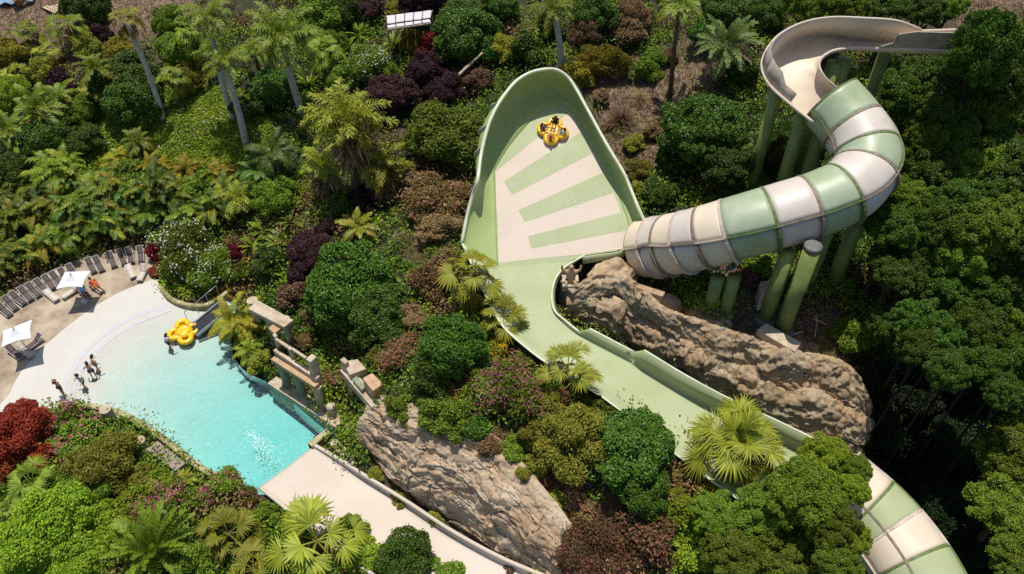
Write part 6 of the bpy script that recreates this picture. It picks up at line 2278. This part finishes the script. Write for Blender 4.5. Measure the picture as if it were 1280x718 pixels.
LIE = dict(pel=(0, 0, .5), sp=(0, .17, .56), ch=(0, .34, .66), nk=(0, .46, .75), hd=(0, .56, .85), shl=(.19, .42, .7), ell=(.28, .25, .52), wrl=(.24, 0, .5), shr=(-.19, .42, .7), elr=(-.28, .25, .52), wrr=(-.24, 0, .5),
           hpl=(.1, -.05, .49), knl=(.12, -.45, .54), anl=(.12, -.85, .45), tol=(.13, -.9, .58), hpr=(-.1, -.05, .49), knr=(-.12, -.45, .6), anr=(-.12, -.85, .45), tor=(-.13, -.9, .58))


def person(label, loc, rz, pose, skin, hair, bottom, top=None, parent_rot=None, k=1.0, long_hair=False):
    t = tag(empty('person', tuple(loc), rz), label, 'person')
    if parent_rot is not None:
        t.rotation_euler = (parent_rot @ Matrix.Rotation(rz, 3, 'Z')).to_euler()
    t.scale = (k, k, k)
    J = {n: Vector(p) for n, p in pose.items()}
    V, E, Rr, ix = [], [], [], {}

    def add(n, p, r, par=None):
        ix[n] = len(V)
        V.append(Vector(p))
        Rr.append(r)
        if par is not None:
            E.append((ix[par], ix[n]))

    add('pel', J['pel'], (.15, .12))
    add('sp', J['sp'], (.135, .105), 'pel')
    add('ch', J['ch'], (.16, .12), 'sp')
    add('nk', J['nk'], .056, 'ch')
    hv = (J['hd'] - J['nk']).normalized()
    add('h0', J['nk'] + hv * .07, .06, 'nk')
    add('h1', J['hd'], .095, 'h0')
    add('h2', J['hd'] + hv * .1, .07, 'h1')
    for s in 'lr':
        add('sh' + s, J['sh' + s], .062, 'ch')
        add('el' + s, J['el' + s], .042, 'sh' + s)
        add('wr' + s, J['wr' + s], .03, 'el' + s)
        d = (J['wr' + s] - J['el' + s]).normalized()
        sd = d.cross(Vector((0, 0, 1)))
        sd = sd.normalized() if sd.length > .1 else Vector((0, 1, 0))
        pm = J['wr' + s] + d * .08
        add('pm' + s, pm, (.034, .02), 'wr' + s)
        for q, (o_s, ln) in enumerate(((-.03, .075), (-.01, .088), (.01, .085), (.03, .068))):
            add('f%d%s' % (q, s), pm + sd * o_s + d * .03, .0095, 'pm' + s)
            add('g%d%s' % (q, s), pm + sd * o_s * 1.1 + d * (.03 + ln) - Vector((0, 0, .015)), .007, 'f%d%s' % (q, s))
        add('th' + s, J['wr' + s] + d * .04 + sd * .045, .011, 'pm' + s)
        add('tj' + s, J['wr' + s] + d * .085 + sd * .065, .009, 'th' + s)
        add('hp' + s, J['hp' + s], .1, 'pel')
        add('kn' + s, J['kn' + s], .062, 'hp' + s)
        add('cf' + s, J['kn' + s] * .65 + J['an' + s] * .35, .058, 'kn' + s)
        add('an' + s, J['an' + s], .038, 'cf' + s)
        add('to' + s, J['to' + s], .034, 'an' + s)
    skin_obj('body', V, E, Rr, SK[skin], t, 0, 1)
    # hair cap
    fwd = Vector((0, -1, 0))
    mb = MB()
    ax = hv
    bxv = ax.cross(fwd).normalized()
    fy = bxv.cross(ax)
    c = J['hd'] + hv * .03
    rows = []
    for i in range(7):
        th = math.pi * .60 * i / 6
        rows.append([tuple(c + ax * .135 * math.cos(th) + (bxv * math.cos(p_) * .108 + fy * (math.sin(p_) * .118)) * math.sin(th) - fy * .022 + (ax * -.05 * (i / 6) * (1 + math.sin(p_ + math.pi)) if True else ax)) for p_ in [2 * math.pi * j / 14 for j in range(14)]])
    mb.grid(rows, closed=True)
    if long_hair:
        mb.tube([c - fy * .1, c - fy * .15 - ax * .12, c - fy * .14 - ax * .26], [.08, .075, .03], 8)
    mb.build('hair', HR[hair], t, smooth=True)
    mb = MB()
    for s in (-1, 1):
        mb.lathe(tuple(J['hd'] + fy * .088 + bxv * s * .035 + ax * .01), [(.004, -.008), (.012, 0), (.004, .008)], 6)
    mb.tube([J['hd'] + fy * .085 - ax * .0, J['hd'] + fy * .115 - ax * .035], [.012, .016], 6)
    mb.tube([J['hd'] + fy * .085 - ax * .065 - bxv * .025, J['hd'] + fy * .085 - ax * .065 + bxv * .025], .007, 5)
    mb.build('face', m_eye, t, smooth=True)
    # shorts or trunks follow pelvis and thighs
    mb = MB()
    up = (J['sp'] - J['pel']).normalized()
    mb.tube([J['pel'] + up * .09, J['pel'], J['pel'] - up * .1], [.165, .185, .13], 12)
    for s in 'lr':
        mb.tube([J['hp' + s] + up * .03, J['hp' + s] * .5 + J['kn' + s] * .5], [.125, .105], 10)
    mb.build('shorts', CL[bottom], t, smooth=True)
    if top:
        mb = MB()
        mb.tube([J['sp'] - up * .06, J['sp'], J['ch'], J['ch'] + (J['nk'] - J['ch']) * .6], [.155, .16, .185, .11], 12)
        for s in 'lr':
            mb.tube([J['sh' + s] + (J['ch'] - J['sh' + s]) * .3, J['sh' + s], J['sh' + s] * .5 + J['el' + s] * .5], [.09, .085, .065], 8)
        mb.build('shirt', CL[top], t, smooth=True)
    return t


def stand_at(u, v, dz_=0.0):
    p = P(u, v, 0)
    z = pool_floor(p[0], p[1])
    p = P(u, v, z)
    return (p[0], p[1], pool_floor(p[0], p[1]) + dz_)


person('person in a brown bikini with both arms raised on the gutter of the beach', stand_at(80, 494), 2.6, RAISE, 1, 'brown', 'brown', None, long_hair=True)
person('person in white shirt and teal shorts wading left of two bathers', stand_at(108, 485), -.5, WADE, 0, 'dark', 'teal', 'white')
person('bare chested person in navy trunks wading in the middle of three bathers', stand_at(119, 473), -2.6, WADE, 0, 'dark', 'navy')
person('bare chested person in teal trunks wading farthest right of three bathers', stand_at(123, 464), 2.4, WADE, 0, 'dark', 'teal')
person('person in white shirt and maroon shorts standing beside the empty yellow raft', stand_at(214, 438), 2.4, WADE, 1, 'dark', 'maroon', 'white')
for lab_, key, sk_, bt, tp in (('sunbather in orange lying on a cream sun lounger', 'cream sun lounger with a sunbather in orange beside the parasol shadow', 1, 'orange', 'orange'), ('sunbather in blue lying in the parasol shadow', 'brown sun lounger with a sunbather in blue in the parasol shadow', 1, 'blue', 'blue')):
    c, ang = LOC[key]
    person(lab_, (c[0], c[1], .035 - (.02 if 'blue' in key else .03)), ang + math.pi / 2, LIE, sk_, 'dark', bt, tp)
# riders in the raft: one in each ring, feet to the middle
zq = Vector(FN).to_track_quat('Z', 'Y').to_matrix() @ Matrix.Rotation(.55, 3, 'Z')
for q, (sk_, hr_, bt, tp, lab_) in enumerate(((2, 'dark', 'black', 'black', 'rider in black at the top of the yellow raft'), (1, 'dark', 'navy', 'grey', 'rider in grey shirt on the left of the yellow raft'),
                                              (1, 'brown', 'orange', None, 'bare chested rider at the bottom of the yellow raft'), (0, 'dark', 'blue', 'white', 'rider in white shirt on the right of the yellow raft'))):
    a = math.pi / 4 + q * math.pi / 2
    off = zq @ Vector((math.cos(a) * .68 * .92, math.sin(a) * .68 * .92, .02))
    person(lab_, tuple(Vector(rb_) + off), a - math.pi / 2, SIT, sk_, hr_, bt, tp, parent_rot=zq, k=.86)

# ------------------------------------------------------------------ canopy, debris, sticks, foam
m_slat = surf_mat('white_painted_slats', (.66, .63, .64, 1), (.58, .55, .56, 1), .6, 2)
m_wood = surf_mat('pale_dead_wood', srgb(206, 186, 158), srgb(160, 138, 110), .9, 3, bmp=.4, bscale=16)
m_woodo = surf_mat('brown_log', srgb(170, 128, 80), srgb(120, 86, 54), .9, 3, bmp=.4, bscale=16)
m_tarp = surf_mat('blue_tarp', srgb(96, 132, 166), srgb(150, 176, 196), .6, 2)
g = G(512, 36)
zc = g[2] + 2.3
cn = [P(483, 20, zc), P(540, 13, zc), P(538, 28, zc), P(484, 36, zc)]
ca = tag(empty('slatted_canopy', tuple(g)), 'white slatted garden canopy among purple shrubs at the top edge', 'canopy')
mb = MB()
for r_ in range(4):
    f = (r_ + .5) / 4
    for c_ in range(5):
        e0, e1 = c_ / 5 + .012, (c_ + 1) / 5 - .012
        A_, B_ = cn[0] * (1 - f) + cn[3] * f, cn[1] * (1 - f) + cn[2] * f
        d_ = (B_ - A_)
        jz = .06 * ((c_ * 3 + r_) % 3)
        mb.beam(A_ + d_ * e0 + np.array([0, 0, jz]), A_ + d_ * e1 + np.array([0, 0, jz]), np.linalg.norm(cn[0] - cn[3]) / 4 * (.80 + .06 * ((c_ + r_) % 3)), .06)
o = mb.build('slats', m_slat, ca)
o.location = -Vector(g)
for p in cn:
    mb = MB()
    mb.tube([p - np.array([0, 0, .05]), p - np.array([0, 0, 3.0])], .07, 6)
    o = mb.build('post', m_wood, ca)
    o.location = -Vector(g)
for c in (0, 2):
    mb = MB()
    mb.beam(cn[c] - np.array([0, 0, .12]), cn[c + 1] - np.array([0, 0, .12]), .1, .12)
    o = mb.build('bearer', m_wood, ca)
    o.location = -Vector(g)


def log(u0, v0, u1, v1, r, mat, label, name='log', z0=.1, z1=.1):
    a, b_ = G(u0, v0), G(u1, v1)
    mb = MB()
    a, b_ = a + np.array([0, 0, z0 + r]), b_ + np.array([0, 0, z1 + r])
    m = (a + b_) / 2 + np.array([0, 0, .05])
    mb.tube([a, m, b_], [r * 1.1, r, r * .75], 9)
    return tag(mb.build(name, mat, smooth=False), label, 'log')


log(22, 12, 32, 6, .55, m_woodo, 'thick cut log on the dirt clearing')
log(30, 11, 43, 4, .14, m_wood, 'thin pale pole beside the thick cut log')
log(565, 122, 604, 92, .13, m_wood, 'long pale dead branch left of the wave wall top', z0=1.2, z1=1.8)
log(985, 425, 1002, 418, .06, m_wood, 'pale stick lying left on the bank beside the capped post', 'stick')
log(1006, 440, 1024, 455, .05, m_wood, 'pale stick lying at the rock edge right of the posts', 'stick')
log(1015, 402, 1032, 410, .06, m_wood, 'pale stick highest on the bank right of the posts', 'stick')
log(1058, 425, 1078, 408, .06, m_wood, 'pale branch lying on the green creeper patch', 'stick')
log(1020, 395, 1017, 425, .05, m_wood, 'long pale stick lying down the bank', 'stick')
g = G(5, 4)
mb = MB()
rng_ = np.random.default_rng(5)
mb.grid([[(g[0] + x * .6 + rng_.normal() * .05, g[1] + y * .4, g[2] + .15 + rng_.random() * .35) for x in range(-3, 4)] for y in range(-2, 3)])
tag(mb.build('tarp', m_tarp, smooth=True, solid=.02), 'crumpled blue tarp at the top left corner', 'tarp')
g = G(34, 2)
mb = MB()
mb.grid([[(g[0] + x * .45, g[1] + y * .35 + rng_.normal() * .03, g[2] + .2 + rng_.random() * .3) for x in range(-2, 3)] for y in range(-2, 3)])
tag(mb.build('tarp', m_tarp, smooth=True, solid=.02), 'small blue tarp behind the thick cut log', 'tarp')
for i, (u, v, rz_) in enumerate(((72, 12, -.6), (92, 10, .1))):
    g = G(u, v)
    t = tag(empty('plank_pile', tuple(g), rz_), ['pile of pale planks left of the dark bush by the clearing', 'small pile of planks touching the dark bush by the clearing'][i], 'planks')
    for k in range(6 - 2 * i):
        mb = MB()
        mb.box((0, (k - 2.5) * .3, .1 + .02 * (k % 2)), (2.0 - .1 * k, .24, .06))
        mb.build('plank', m_wood, t)
# foam where the exit flume meets the pool
m_foam = surf_mat('white_foam', (.8, .8, .8, 1), (.75, .78, .78, 1), .6, 3)
rngf = np.random.default_rng(3)
n = 170
f = rngf.beta(1.6, 2.2, n)
a, b_ = P(312, 538, WATER_Z), P(352, 588, WATER_Z)
pts = a[None] + (b_ - a)[None] * f[:, None] + np.column_stack([rngf.normal(size=n) * .45, rngf.normal(size=n) * .35, np.full(n, .012)]) * np.array([1, 1, 1]) * (0.4 + f[:, None] * 1.0) * np.array([1, 1, 1])
pts[:, 2] = WATER_Z + .012
n2 = 700
extra = np.column_stack([rngf.uniform(-26, -17, n2), rngf.uniform(29, 38, n2), np.full(n2, WATER_Z + .012)])
V, F = leaf_quads(pts, np.tile([0, 0, 1.0], (n, 1)), rngf, .085, .06, fold=0)
V[:, 2] = WATER_Z + np.repeat(np.linspace(.006, .07, n), 4)
tag(mobj('foam', mesh_np('foam', V, F, m_foam)), kind='stuff')

# spray on the wave wall floor
pts = []
for u, v, k, su, sv in ((716, 252, 90, 16, 7), (748, 240, 45, 9, 8), (632, 284, 50, 9, 12), (640, 231, 25, 12, 4), (690, 372, 30, 3, 12)):
    for _ in range(k):
        pts.append(PPL(u + rngf.normal() * su * .6, v + rngf.normal() * sv * .6, F0, FN) + FN * (.02 + .04 * rngf.random()))
pts = np.array(pts)
V, F = leaf_quads(pts, np.tile(FN, (len(pts), 1)) + rngf.normal(size=(len(pts), 3)) * .05, rngf, .07, .045, fold=0)
tag(mobj('water_spray', mesh_np('water_spray', V, F, m_foam)), kind='stuff')
